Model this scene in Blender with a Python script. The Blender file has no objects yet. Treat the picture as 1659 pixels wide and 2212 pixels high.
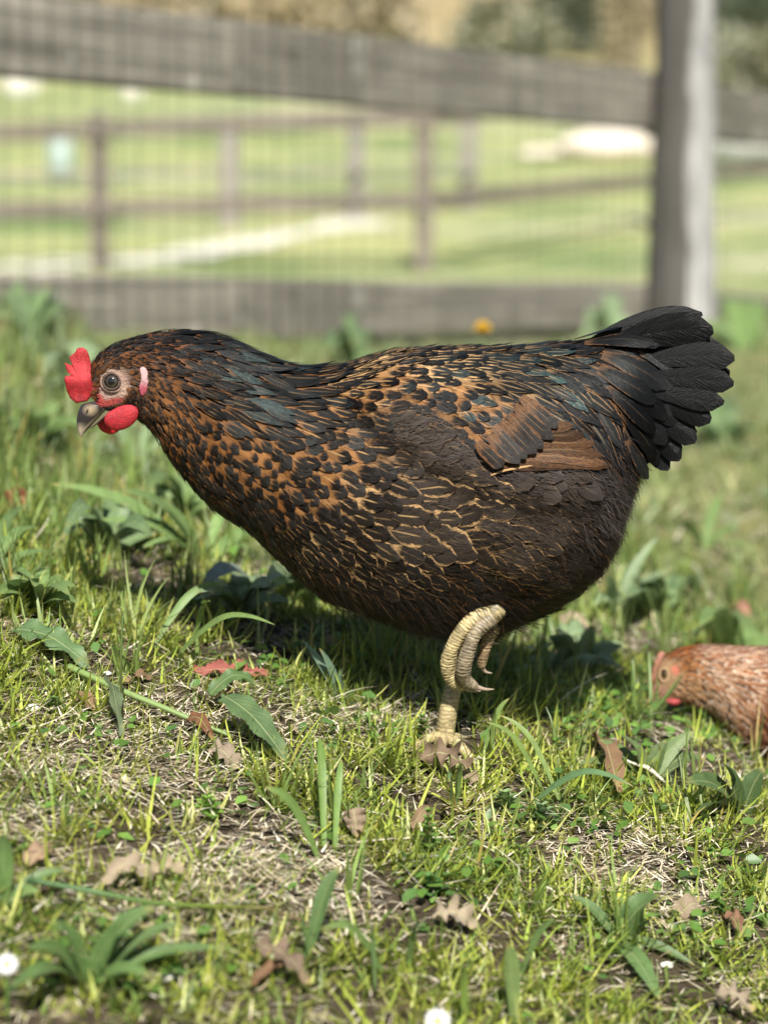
import bpy, bmesh, math, random
import numpy as np
from mathutils import Vector, Matrix
from mathutils.bvhtree import BVHTree

rng = np.random.default_rng(11)
random.seed(11)
scene = bpy.context.scene
COL = scene.collection

# ------------------------------------------------------------------ camera, light, exposure
F = 4731.0                       # focal length in the 1659 x 2212 picking grid
PITCH = math.atan((1106.0 - 672.0) / F)
CAM = np.array([0.0, 0.0, 0.30])
HEN_Y = 1.55
cd = bpy.data.cameras.new('camera')
cam = bpy.data.objects.new('camera', cd)
COL.objects.link(cam)
cam.location = CAM
cam.rotation_euler = (math.pi / 2 - PITCH, 0, 0)
cd.sensor_fit = 'VERTICAL'
cd.sensor_height = 36.0
cd.sensor_width = 27.0
cd.lens = F / 2212.0 * 36.0
cd.clip_start = 0.02
cd.clip_end = 1000
cd.dof.use_dof = True
cd.dof.focus_distance = 1.495
cd.dof.aperture_fstop = cd.lens * 0.001 / 0.0172
cd.dof.aperture_blades = 0
scene.camera = cam

SUN_EL, SUN_AZ = math.radians(45), math.radians(6)   # sun behind the camera
world = bpy.data.worlds.new('World')
scene.world = world
world.use_nodes = True
wn = world.node_tree
wn.nodes.clear()
sky = wn.nodes.new('ShaderNodeTexSky')
sky.sky_type = 'NISHITA'
sky.sun_disc = False
sky.sun_elevation = SUN_EL
sun_dir = np.array([math.sin(SUN_AZ) * math.cos(SUN_EL), -math.cos(SUN_AZ) * math.cos(SUN_EL), math.sin(SUN_EL)])
sky.sun_rotation = math.atan2(sun_dir[0], sun_dir[1])
bg = wn.nodes.new('ShaderNodeBackground')
bg.inputs['Strength'].default_value = 0.05
wo = wn.nodes.new('ShaderNodeOutputWorld')
wn.links.new(sky.outputs[0], bg.inputs[0])
wn.links.new(bg.outputs[0], wo.inputs[0])
sd = bpy.data.lights.new('sun', 'SUN')
sd.energy = 4.9
sd.angle = math.radians(0.53)
sd.color = (1.0, 0.95, 0.87)
sun = bpy.data.objects.new('sun', sd)
COL.objects.link(sun)
sun.rotation_euler = Vector(-sun_dir).to_track_quat('-Z', 'Y').to_euler()
sun.location = (-1, -3, 4)
vs = scene.view_settings
vs.view_transform = 'Standard'
vs.look = 'None'
vs.exposure = 0.92
vs.gamma = 1.0
vs.use_curve_mapping = False
scene.cycles.max_bounces = 6
scene.cycles.transparent_max_bounces = 6
scene.cycles.caustics_reflective = False
scene.cycles.caustics_refractive = False
scene.cycles.use_denoising = True

# ------------------------------------------------------------------ picking: a point of the photograph -> a point of the place
cp, sp = math.cos(PITCH), math.sin(PITCH)
def ray(x, y):
    x = np.asarray(x, float); y = np.asarray(y, float)
    u = (x - 829.5) / F; v = (1106.0 - y) / F
    return np.stack([u, cp + v * sp, -sp + v * cp], -1)
def P2W(x, y, d):
    r = ray(x, y)
    d = np.asarray(d, float)
    return CAM + r * (d / r[..., 1])[..., None]
def W2P(p):
    q = np.asarray(p, float) - CAM
    zf = q[..., 1] * cp - q[..., 2] * sp
    up = q[..., 1] * sp + q[..., 2] * cp
    return np.stack([829.5 + F * q[..., 0] / zf, 1106.0 - F * up / zf], -1)
PX = HEN_Y / F                    # metres per picking pixel at the hen

_kY = np.array([-8, -3, -1, 0, 1.0, 1.55, 2.0, 3.4, 5.2, 8, 11.8, 14, 40, 60, 120, 260])
_kZ = np.array([-1.6, -.95, -.68, -.46, -.175, 0, .042, .175, .29, .36, .505, .79, 4.3, 9.0, 23, 60])
_gY = np.concatenate([np.linspace(-8, 20, 2801), np.linspace(20.1, 260, 1200)])
_gZ = np.interp(_gY, _kY, _kZ)
_ker = np.ones(31) / 31
_t = np.convolve(np.pad(_gZ[:2801], 15, mode='edge'), _ker, 'valid'); _t[:3] = _gZ[:3]; _t[-30:] = _gZ[2771:2801]
_gZ[:2801] = _t
def hash_noise(x, y, seed=0):
    """smooth value noise, vectorised"""
    x = np.asarray(x, float); y = np.asarray(y, float)
    xi = np.floor(x).astype(np.int64); yi = np.floor(y).astype(np.int64)
    fx = x - xi; fy = y - yi
    fx = fx * fx * (3 - 2 * fx); fy = fy * fy * (3 - 2 * fy)
    def h(a, b):
        n = (a * 374761393 + b * 668265263 + seed * 974711) & 0x7fffffff
        n = ((n ^ (n >> 13)) * 1274126177) & 0x7fffffff
        n = n ^ (n >> 16)
        return (n & 0xffff) / 65535.0
    return (h(xi, yi) * (1 - fx) + h(xi + 1, yi) * fx) * (1 - fy) + (h(xi, yi + 1) * (1 - fx) + h(xi + 1, yi + 1) * fx) * fy
_bY = np.array([0, 1.8, 2.2, 3.4, 5.2, 8]); _bV = np.array([.25, .25, .20, .14, .03, 0])
def gz0(X, Y):
    X = np.asarray(X, float); Y = np.asarray(Y, float)
    xr = X - 0.043
    dip = .115 * (1 - np.exp(-np.clip(X - .27, 0, None) / .22)) * np.clip((3.2 - Y) / 1.2, 0, 1)   # the slope drops off at the right
    dip = dip - .085 * np.exp(-((X + .60) / .24) ** 2 - ((Y - 2.75) / .55) ** 2)                       # hummock at the left under the fence
    return np.interp(Y, _gY, _gZ) - np.interp(Y, _bY, _bV) * 1.1 * np.tanh(xr / 1.1) - dip
_off = P2W(960, 1600, HEN_Y)[2] - gz0(P2W(960, 1600, HEN_Y)[0], HEN_Y)
def gz(X, Y):
    amp = np.clip(np.asarray(Y, float) / 1.5, .6, 3)
    b = (hash_noise(np.asarray(X) * 14 + 40, np.asarray(Y) * 14 + 7, 3) - .5) * .008 + (hash_noise(np.asarray(X) * 5 + 9, np.asarray(Y) * 5, 5) - .5) * .012
    return gz0(X, Y) + _off + b * amp
def gpt(x, y, h=0.0):
    """where the line of sight through (x, y) meets the ground raised by h"""
    r = ray(x, y); r = r / r[1]
    ds = np.geomspace(0.75, 240, 3000)
    pts = CAM + r * ds[:, None]
    s = pts[:, 2] - gz(pts[:, 0], pts[:, 1]) - h
    k = np.argmax(s < 0) if (s < 0).any() else len(ds) - 1
    k = max(k, 1)
    a = s[k - 1] / (s[k - 1] - s[k] + 1e-12)
    d = ds[k - 1] + (ds[k] - ds[k - 1]) * min(max(a, 0), 1)
    return CAM + r * d

# ------------------------------------------------------------------ objects
def obj(name, mesh, mat=None, parent=None, kind=None, smooth=True):
    o = bpy.data.objects.new(name, mesh)
    COL.objects.link(o)
    if mat is not None:
        mesh.materials.clear() if len(mesh.materials) else None
        mesh.materials.append(mat)
    if smooth and len(mesh.polygons):
        mesh.polygons.foreach_set('use_smooth', np.ones(len(mesh.polygons), bool))
    if parent is not None:
        o.parent = parent
        o.matrix_parent_inverse = Matrix.Translation(-parent.location)
    if kind: o['kind'] = kind
    return o
def thing(name, label, cat, loc, group=None):
    e = bpy.data.objects.new(name, None)
    COL.objects.link(e)
    e.location = [float(v) for v in loc]
    e.empty_display_size = 0.02
    e['label'] = label; e['category'] = cat
    if group: e['group'] = group
    return e
def tag(o, label, cat, group=None):
    o['label'] = label; o['category'] = cat
    if group: o['group'] = group
    return o
def mesh_quads(name, V, Q, attrs=None):
    """V (n,3), Q (m,4) or (m,3); attrs {name: (n,4)} point colours"""
    me = bpy.data.meshes.new(name)
    V = np.asarray(V, np.float32); Q = np.asarray(Q, np.int32)
    me.vertices.add(len(V)); me.vertices.foreach_set('co', V.ravel())
    k = Q.shape[1]
    me.loops.add(Q.size); me.loops.foreach_set('vertex_index', Q.ravel())
    me.polygons.add(len(Q))
    me.polygons.foreach_set('loop_start', np.arange(0, Q.size, k, dtype=np.int32))
    me.polygons.foreach_set('loop_total', np.full(len(Q), k, np.int32))
    me.update(calc_edges=True)
    for n, a in (attrs or {}).items():
        at = me.attributes.new(n, 'FLOAT_COLOR', 'POINT')
        a = np.asarray(a, np.float32)
        if a.shape[1] == 3: a = np.concatenate([a, np.ones((len(a), 1), np.float32)], 1)
        at.data.foreach_set('color', a.ravel())
    return me
def grid_quads(nr, nc, closed=False):
    q = []
    for i in range(nr - 1):
        for j in range(nc if closed else nc - 1):
            a = i * nc + j; b = i * nc + (j + 1) % nc
            q.append((a, b, b + nc, a + nc))
    return np.array(q, np.int32)
def add_geo(acc, V, Q, attrs):
    n = acc.setdefault('n', 0)
    acc.setdefault('V', []).append(V); acc.setdefault('Q', []).append(Q + n)
    for k, a in attrs.items(): acc.setdefault(k, []).append(a)
    acc['n'] = n + len(V)
def build_geo(acc, name, keys):
    return mesh_quads(name, np.concatenate(acc['V']), np.concatenate(acc['Q']), {k: np.concatenate(acc[k]) for k in keys})
def nrm(v):
    return v / (np.linalg.norm(v, axis=-1, keepdims=True) + 1e-12)

# ------------------------------------------------------------------ node helper
class NT:
    def __init__(s, name):
        s.m = bpy.data.materials.new(name); s.m.use_nodes = True
        s.t = s.m.node_tree; s.t.nodes.clear()
        s.out = s.t.nodes.new('ShaderNodeOutputMaterial')
    def put(s, sock, v):
        if hasattr(v, 'is_output'): s.t.links.new(v, sock)
        elif v is not None:
            if isinstance(v, (tuple, list)) and len(v) == 3 and sock.type == 'RGBA': v = (*v, 1)
            sock.default_value = v
    def math(s, op, a, b=None, c=None, clamp=False):
        n = s.t.nodes.new('ShaderNodeMath'); n.operation = op; n.use_clamp = clamp
        s.put(n.inputs[0], a); s.put(n.inputs[1], b); s.put(n.inputs[2], c)
        return n.outputs[0]
    def ss(s, x, a, b, lo=0.0, hi=1.0):
        n = s.t.nodes.new('ShaderNodeMapRange'); n.interpolation_type = 'SMOOTHSTEP'
        s.put(n.inputs[0], x); s.put(n.inputs[1], a); s.put(n.inputs[2], b); s.put(n.inputs[3], lo); s.put(n.inputs[4], hi)
        return n.outputs[0]
    def mix(s, f, a, b, mode='MIX'):
        n = s.t.nodes.new('ShaderNodeMix'); n.data_type = 'RGBA'; n.blend_type = mode
        s.put(n.inputs[0], f); s.put(n.inputs[6], a); s.put(n.inputs[7], b)
        return n.outputs[2]
    def attr(s, name):
        n = s.t.nodes.new('ShaderNodeAttribute'); n.attribute_name = name
        return n.outputs
    def sep(s, c):
        n = s.t.nodes.new('ShaderNodeSeparateColor'); s.put(n.inputs[0], c)
        return n.outputs
    def comb(s, x, y, z):
        n = s.t.nodes.new('ShaderNodeCombineXYZ'); s.put(n.inputs[0], x); s.put(n.inputs[1], y); s.put(n.inputs[2], z)
        return n.outputs[0]
    def noise(s, vec, scale=5.0, detail=2.0, rough=0.5, col=False):
        n = s.t.nodes.new('ShaderNodeTexNoise'); s.put(n.inputs['Vector'], vec); s.put(n.inputs['Scale'], scale)
        n.inputs['Detail'].default_value = detail; n.inputs['Roughness'].default_value = rough
        return n.outputs[1] if col else n.outputs[0]
    def voronoi(s, vec, scale=5.0, feature='F1', out=0):
        n = s.t.nodes.new('ShaderNodeTexVoronoi'); n.feature = feature; s.put(n.inputs['Vector'], vec); s.put(n.inputs['Scale'], scale)
        return n.outputs[out]
    def pos(s):
        return s.t.nodes.new('ShaderNodeNewGeometry').outputs['Position']
    def objco(s):
        return s.t.nodes.new('ShaderNodeTexCoord').outputs['Object']
    def mapping(s, vec, scale):
        n = s.t.nodes.new('ShaderNodeMapping'); s.put(n.inputs[0], vec); n.inputs['Scale'].default_value = scale
        return n.outputs[0]
    def bump(s, h, strength=0.3, dist=0.001):
        n = s.t.nodes.new('ShaderNodeBump'); s.put(n.inputs['Height'], h); n.inputs['Strength'].default_value = strength; n.inputs['Distance'].default_value = dist
        return n.outputs[0]
    def bsdf(s, color, rough=0.5, spec=0.5, normal=None, **kw):
        n = s.t.nodes.new('ShaderNodeBsdfPrincipled')
        s.put(n.inputs['Base Color'], color); s.put(n.inputs['Roughness'], rough); s.put(n.inputs['Specular IOR Level'], spec)
        if normal is not None: s.put(n.inputs['Normal'], normal)
        for k, v in kw.items(): s.put(n.inputs[k.replace('_', ' ')], v)
        return n.outputs[0]
    def finish(s, sh):
        s.t.links.new(sh, s.out.inputs[0]); return s.m
    def mixsh(s, f, a, b):
        n = s.t.nodes.new('ShaderNodeMixShader'); s.put(n.inputs[0], f); s.t.links.new(a, n.inputs[1]); s.t.links.new(b, n.inputs[2])
        return n.outputs[0]

def mat_plain(name, color, rough=0.6, var=0.25, scale=30, bump=0.2, dist=.001, spec=.4, **kw):
    n = NT(name); co = n.objco()
    f = n.noise(co, scale, 4, .6)
    c = n.mix(f, tuple(v * (1 - var) for v in color), tuple(min(1, v * (1 + var)) for v in color))
    return n.finish(n.bsdf(c, rough, spec, n.bump(f, bump, dist), **kw))
# ------------------------------------------------------------------ materials
def make_feather_mat():
    n = NT('feather')
    uv = n.attr('uvw'); U, V, R = n.sep(uv[0])[0], n.sep(uv[0])[1], n.sep(uv[0])[2]
    U = n.math('SUBTRACT', n.math('MULTIPLY', U, 2.0), 1.0)
    pat = n.attr('pat'); v0, lw, tipd = n.sep(pat[0])[0], n.sep(pat[0])[1], n.sep(pat[0])[2]; shaft = pat[3]
    ext = n.attr('ext'); irid, speck, wid = n.sep(ext[0])[0], n.sep(ext[0])[1], n.sep(ext[0])[2]
    u = n.math('ABSOLUTE', U)
    q = n.math('SUBTRACT', V, n.math('MULTIPLY', u, 0.28))
    seed = n.math('MULTIPLY', R, 97.0)
    barb = n.noise(n.comb(n.math('MULTIPLY', q, 34.0), n.math('MULTIPLY', U, 1.6), seed), 1.0, 3, .65)
    blot = n.noise(n.comb(n.math('MULTIPLY', q, 5.0), n.math('MULTIPLY', U, 2.0), seed), 1.0, 2, .5)
    nb = n.math('SUBTRACT', barb, .5); nl = n.math('SUBTRACT', blot, .5)
    u2 = n.math('ADD', u, n.math('ADD', n.math('MULTIPLY', nb, .55), n.math('MULTIPLY', nl, .55)))
    v2 = n.math('ADD', V, n.math('ADD', n.math('MULTIPLY', nb, .22), n.math('MULTIPLY', nl, .30)))
    # the dark tip mark is rounded: its base edge bows with u
    v3 = n.math('SUBTRACT', v2, n.math('MULTIPLY', n.math('POWER', u, 2.0), .16))
    base = n.ss(v3, n.math('SUBTRACT', v0, .11), n.math('ADD', v0, .11), 1, 0)
    edge = n.ss(u2, n.math('SUBTRACT', 1.0, n.math('ADD', lw, .10)), n.math('SUBTRACT', 1.02, lw))
    edge = n.math('MULTIPLY', edge, n.ss(v2, n.math('SUBTRACT', tipd, .10), n.math('ADD', tipd, .05), 1, 0))
    edge = n.math('MULTIPLY', edge, n.ss(lw, .01, .06))
    tan = n.math('MAXIMUM', base, edge)
    sp = n.noise(n.comb(n.math('MULTIPLY', q, 42.0), n.math('MULTIPLY', U, 7.0), seed), 1.0, 3, .7)
    spk = n.math('MULTIPLY', speck, n.ss(sp, .44, .56))
    tan = n.math('MULTIPLY', tan, n.math('SUBTRACT', 1.0, n.math('MULTIPLY', spk, .85)))
    c = n.mix(tan, n.attr('dark')[0], n.attr('tan')[0])
    var = n.math('ADD', .20, n.math('MULTIPLY', barb, 1.3))
    var = n.math('MULTIPLY', var, n.math('ADD', .8, n.math('MULTIPLY', R, .4)))
    c = n.mix(1.0, c, n.comb(var, var, var), 'MULTIPLY')
    sw = n.ss(n.math('MULTIPLY', u, wid), .035, .075, 1, 0)
    sh = n.math('MULTIPLY', n.math('MULTIPLY', sw, shaft), n.ss(V, .62, .86, 1, 0))
    c = n.mix(sh, c, n.mix(.55, (.42, .28, .13), n.attr('tan')[0]))
    tint = n.mix(irid, (1, 1, 1), (.50, .92, .86))
    spec = n.math('ADD', n.math('MULTIPLY', n.math('POWER', R, 4.0), .22), n.math('ADD', .09, n.math('MULTIPLY', irid, .65)))
    rough = n.math('ADD', n.math('ADD', .34, n.math('MULTIPLY', R, .22)), n.math('MULTIPLY', nb, .35))
    s = n.bsdf(c, rough, spec, n.bump(barb, .6, .0009), Specular_Tint=tint)
    return n.finish(s)
M_FEATHER = make_feather_mat()

def make_vcol_mat(name, rough=.5, spec=.5, bump=.3, scale=300, dist=.0005, transl=0.0, var=.3, **kw):
    n = NT(name); c0 = n.attr('Col')[0]
    f = n.noise(n.objco(), scale, 3, .6)
    k = n.math('ADD', 1 - var / 2, n.math('MULTIPLY', f, var))
    c = n.mix(1.0, c0, n.comb(k, k, k), 'MULTIPLY')
    s = n.bsdf(c, rough, spec, n.bump(f, bump, dist), **kw)
    if transl > 0:
        t = n.t.nodes.new('ShaderNodeBsdfTranslucent'); n.put(t.inputs[0], n.mix(.5, c, (.35, .5, .05), 'MULTIPLY'))
        n.put(t.inputs[0], c)
        s = n.mixsh(transl, s, t.outputs[0])
    return n.finish(s)
M_HAIR = make_vcol_mat('down', .6, .25, 0, 50)
M_SKIN = make_vcol_mat('bird skin', .55, .3, 1.0, 700, .0016, var=.7)
M_FLESH = make_vcol_mat('comb flesh', .42, .45, .9, 1200, .0010, var=.6, Subsurface_Weight=.10, Subsurface_Scale=.003)
M_SCALE = make_vcol_mat('leg scales', .45, .4, .4, 700, .0005, var=.5)
M_HORN = make_vcol_mat('horn', .28, .5, .25, 500, .0003)
M_EYE = make_vcol_mat('eye', .05, .6, 0, 50, var=0.0, Coat_Weight=.8, Coat_Roughness=.02)
M_BLADE = make_vcol_mat('grass blade', .42, .42, .15, 400, .0004, transl=.30)
M_STRAW = make_vcol_mat('straw', .65, .25, .3, 600, .0003, transl=.1)

def make_leaf_mat(name, rough=.42, transl=.25, parallel=False, spec=.45):
    n = NT(name); uv = n.attr('uvw')[0]; S = n.sep(uv)
    U = n.math('SUBTRACT', n.math('MULTIPLY', S[0], 2.0), 1.0); u = n.math('ABSOLUTE', U); V = S[1]
    c0 = n.attr('Col')[0]
    big = n.noise(n.objco(), 90, 4, .6); fine = n.noise(n.objco(), 700, 3, .6)
    k = n.math('ADD', .35, n.math('ADD', n.math('MULTIPLY', big, .8), n.math('MULTIPLY', fine, .5)))
    c = n.mix(1.0, c0, n.comb(k, k, k), 'MULTIPLY')
    sp_ = n.noise(n.objco(), 260, 3, .6)
    c = n.mix(n.math('MULTIPLY', n.ss(sp_, .64, .72), .7), c, (.22, .15, .06))
    c = n.mix(n.math('MULTIPLY', n.ss(V, .80, 1.0), n.ss(big, .42, .6)), c, (.34, .28, .09))
    mid = n.ss(u, .03, .10, 1, 0)
    if parallel:
        w = n.math('ABSOLUTE', n.math('SINE', n.math('MULTIPLY', u, 9.5)))
        vein = n.math('MAXIMUM', mid, n.ss(w, .0, .22, .55, 0))
    else:
        q = n.math('SUBTRACT', n.math('MULTIPLY', V, 30.0), n.math('MULTIPLY', u, 9.0))
        w = n.math('ABSOLUTE', n.math('SINE', q))
        vein = n.math('MAXIMUM', mid, n.ss(w, .0, .25, .45, 0))
    c = n.mix(n.math('MULTIPLY', vein, .5), c, n.mix(.55, c0, (.5, .55, .25)))
    hgt = n.math('SUBTRACT', n.math('MULTIPLY', fine, .35), vein)
    s = n.bsdf(c, n.math('ADD', rough, n.math('MULTIPLY', big, .15)), spec, n.bump(hgt, .5, .0012))
    t = n.t.nodes.new('ShaderNodeBsdfTranslucent'); n.put(t.inputs[0], c)
    return n.finish(n.mixsh(transl, s, t.outputs[0]))
M_LEAF = make_leaf_mat('broad leaf')
M_RIB = make_leaf_mat('ribbed leaf', parallel=True)
M_DEAD = make_leaf_mat('dead leaf', .7, .12, spec=.2)

def make_ground_mat():
    n = NT('ground'); p = n.pos()
    sx = n.t.nodes.new('ShaderNodeSeparateXYZ'); n.put(sx.inputs[0], p); Y = sx.outputs[1]
    a = n.noise(p, 22, 5, .65); b = n.noise(p, 130, 4, .7); c3 = n.noise(p, 6, 4, .6)
    soil = n.mix(b, (.012, .009, .006), (.085, .065, .042))
    soil = n.mix(n.ss(a, .54, .72), soil, n.mix(b, (.16, .125, .075), (.40, .34, .22)))       # thatch
    moss = n.ss(c3, .56, .68)
    soil = n.mix(n.math('MULTIPLY', moss, .6), soil, n.mix(b, (.03, .035, .006), (.12, .10, .015)))
    # further off: meadow sward
    g1 = n.noise(p, .75, 5, .62); g2 = n.noise(n.mapping(p, (.5, 2.2, 1)), .5, 4, .6); g3 = n.noise(p, 14, 3, .6)
    far = n.mix(n.ss(g1, .34, .64), (.13, .19, .065), (.33, .34, .15))
    far = n.mix(n.ss(g2, .52, .70), far, (.44, .42, .29))
    far = n.mix(n.math('MULTIPLY', n.ss(g3, .58, .75), .55), far, (.58, .56, .46))
    far = n.mix(n.math('MULTIPLY', n.ss(g3, .28, .44, 1, 0), .8), far, (.12, .17, .05))
    near2 = n.mix(b, (.05, .06, .02), (.24, .24, .10))
    c = n.mix(n.ss(Y, 1.75, 2.6), soil, near2)
    c = n.mix(n.ss(Y, 4.2, 7.0), c, far)
    dry = n.mix(g1, (.20, .15, .075), (.40, .33, .18))
    c = n.mix(n.ss(Y, 39, 47), c, dry)
    h = n.math('ADD', n.math('MULTIPLY', b, .6), a)
    return n.finish(n.bsdf(c, .85, .15, n.bump(h, .8, .006)))
M_GROUND = make_ground_mat()

def make_wood_mat(name, c1, c2, c3, cracks_shade=0.0, axis=0):
    n = NT(name); co = n.objco()
    sc = [90, 90, 90]; sc[axis] = 3.0
    g = n.noise(n.mapping(co, tuple(sc)), 1, 5, .65)
    big = n.noise(co, 3.2, 4, .6); mid = n.noise(co, 14, 3, .6)
    c = n.mix(n.ss(g, .3, .7), c1, c2)
    c = n.mix(n.ss(big, .42, .62), c, n.mix(g, c3, c1))
    c = n.mix(n.math('MULTIPLY', n.ss(mid, .62, .72), .5), c, (.46, .45, .40))     # lichen
    c = n.mix(n.math('MULTIPLY', n.ss(mid, .22, .38, 1, 0), .7), c, tuple(v * .4 for v in c1))
    if cracks_shade:
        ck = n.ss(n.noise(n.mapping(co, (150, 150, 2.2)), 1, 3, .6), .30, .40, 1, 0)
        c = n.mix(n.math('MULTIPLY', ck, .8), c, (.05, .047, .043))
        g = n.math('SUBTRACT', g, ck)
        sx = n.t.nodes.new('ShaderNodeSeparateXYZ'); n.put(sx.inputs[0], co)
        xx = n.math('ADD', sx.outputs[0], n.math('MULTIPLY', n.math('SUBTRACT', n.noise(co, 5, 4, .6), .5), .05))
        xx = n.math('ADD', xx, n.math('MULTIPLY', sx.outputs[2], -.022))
        c = n.mix(n.ss(xx, -.012, .006, .93, 0), c, n.mix(g, (.035, .034, .028), (.10, .092, .08)))  # cast shade on the post's left half, painted into the wood colour
    return n.finish(n.bsdf(c, .85, .15, n.bump(g, .8, .004)))
M_RAIL = make_wood_mat('grey rail wood', (.105, .097, .082), (.32, .295, .25), (.20, .185, .155))
M_POST = make_wood_mat('silver post wood', (.20, .195, .19), (.62, .61, .60), (.42, .415, .41), cracks_shade=1.0, axis=2)
M_BROWN = make_wood_mat('brown paddock wood', (.115, .098, .084), (.235, .20, .17), (.17, .147, .125))
M_GREYW = make_wood_mat('grey paddock wood', (.17, .16, .14), (.36, .33, .29), (.25, .235, .21))
M_WIRE = mat_plain('green coated wire', (.010, .042, .027), .9, .3, 200, .1, spec=.05)
# ------------------------------------------------------------------ ground
def make_ground():
    ys = np.concatenate([np.linspace(-3, .75, 24), np.linspace(.77, 2.6, 190), np.linspace(2.63, 8, 120), np.geomspace(8.1, 240, 90)])
    tx = np.linspace(-1, 1, 171)
    X = tx[None] * (.55 + .42 * np.maximum(ys, 0))[:, None] * 1.0 + np.sign(tx)[None] * np.abs(tx)[None] ** 7 * (6 + ys[:, None] * .8)
    Y = np.repeat(ys[:, None], len(tx), 1)
    Z = gz(X, Y)
    near = np.clip(1 - (Y - 2.2) / .6, 0, 1)
    Z = Z + near * ((hash_noise(X * 60, Y * 60, 9) - .5) * .006)
    V = np.stack([X, Y, Z], -1).reshape(-1, 3)
    me = mesh_quads('ground', V, grid_quads(len(ys), len(tx)))
    o = obj('ground', me, M_GROUND, kind='structure')
    tag(o, 'grassy slope with straw, soil and meadow rising behind the fence', 'ground')
make_ground()
# ------------------------------------------------------------------ birds
def catmull(P, t):
    P = np.asarray(P, float); n = len(P)
    t = np.clip(np.asarray(t, float), 0, n - 1 - 1e-6); i = t.astype(int); f = (t - i)[..., None]
    g = lambda k: P[np.clip(i + k, 0, n - 1)]
    p0, p1, p2, p3 = g(-1), g(0), g(1), g(2)
    return .5 * ((2 * p1) + (-p0 + p2) * f + (2 * p0 - 5 * p1 + 4 * p2 - p3) * f ** 2 + (-p0 + 3 * p1 - 3 * p2 + p3) * f ** 3)

class Body:
    """lofted trunk, neck and head: sections (top x, y, bottom x, y, half width) in picking pixels on the bird's middle plane"""
    def __init__(s, sec, ymid, bumps=(), inset=0.0):
        s.S = np.array(sec, float); s.y = ymid; s.bumps = bumps; s.inset = inset; s.n = len(sec); s.px = ymid / F
    def at(s, t, phi):
        q = catmull(s.S, t); T, B, hw = q[..., 0:2], q[..., 2:4], q[..., 4]
        ln = np.linalg.norm(T - B, axis=-1, keepdims=True)
        k = np.clip((ln - 2 * s.inset) / ln, .2, 1)
        C = (T + B) / 2; A = (T - B) / 2 * k
        hw = np.maximum(hw - s.inset, hw * .4)
        pp = C + A * np.cos(phi)[..., None]
        off = hw * np.sin(phi)
        for (bx, by, rx, ry, ang, amp) in s.bumps:
            c, sn = math.cos(ang), math.sin(ang)
            dx, dy = pp[..., 0] - bx, pp[..., 1] - by
            a = (dx * c + dy * sn) / rx; b = (-dx * sn + dy * c) / ry
            m = np.clip(1 - (a * a + b * b), 0, 1)
            off = off + np.sign(np.sin(phi)) * amp * (1 - (1 - m) ** 3) * np.abs(np.sin(phi)) ** .5
        w = P2W(pp[..., 0], pp[..., 1], s.y)
        w[..., 1] -= off * s.px
        return w
    def mesh(s, nt=130, nphi=96):
        t = np.linspace(0, s.n - 1, nt); ph = np.linspace(0, 2 * math.pi, nphi, endpoint=False)
        Tm, Pm = np.meshgrid(t, ph, indexing='ij')
        V = s.at(Tm, Pm).reshape(-1, 3)
        Q = grid_quads(nt, nphi, True)
        # caps
        V = np.concatenate([V, V[:nphi].mean(0, keepdims=True), V[-nphi:].mean(0, keepdims=True)])
        n0 = len(V) - 2
        cap = [(n0, (j + 1) % nphi, j, n0) for j in range(nphi)] + [(n0 + 1, (nt - 1) * nphi + j, (nt - 1) * nphi + (j + 1) % nphi, n0 + 1) for j in range(nphi)]
        return V, Q, cap
    def bvh(s):
        V, Q, cap = s.mesh()
        return BVHTree.FromPolygons([tuple(v) for v in V], [tuple(int(i) for i in q) for q in Q])

def mesh_any(name, V, faces, attrs=None):
    me = bpy.data.meshes.new(name)
    me.from_pydata([tuple(map(float, v)) for v in V], [], faces); me.update()
    for n, a in (attrs or {}).items():
        at = me.attributes.new(n, 'FLOAT_COLOR', 'POINT'); a = np.asarray(a, np.float32)
        if a.shape[1] == 3: a = np.concatenate([a, np.ones((len(a), 1), np.float32)], 1)
        at.data.foreach_set('color', a.ravel())
    return me

def idw(P, ctrl, vals, power=3.0):
    d = np.linalg.norm(P[:, None, :] - ctrl[None], axis=-1) + 4.0
    w = d ** -power
    w /= w.sum(1, keepdims=True)
    return w @ vals

def trace(bv, root, dirv, length, rows, h0, h1, sidew, camber=.18, prof=None, arc=0.0, lift_pow=1.0, cols=(-1, 0, 1)):
    """one feather laid along the body surface: returns rows*cols points"""
    p = Vector(root); t = Vector(dirv)
    loc, nr, _, _ = bv.find_nearest(p)
    pts = []
    ds = length / (rows - 1)
    pnr = nr
    for r in range(rows):
        v = r / (rows - 1)
        t = (t - nr * t.dot(nr))
        if t.length < 1e-9: t = Vector((1, 0, 0))
        t.normalize()
        b = nr.cross(t)
        if arc: t = (t + b * (arc / (rows - 1))).normalized()
        h = h0 + (h1 - h0) * v ** lift_pow
        w = sidew * prof(v)
        for u in cols:
            pts.append(loc + nr * (h - camber * abs(u) ** 1.5 * w) + b * (w * u))
        p = loc + t * ds
        l2, n2, _, dist = bv.find_nearest(p)
        if l2 is None: break
        # smooth normals a little and never snap backwards (feathers may overhang the end of the body)
        if (l2 - loc).dot(t) < ds * .35:
            loc = p
        else:
            loc = l2; nr = (nr * .35 + n2 * .65).normalized()
    return np.array([tuple(q) for q in pts])

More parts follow.
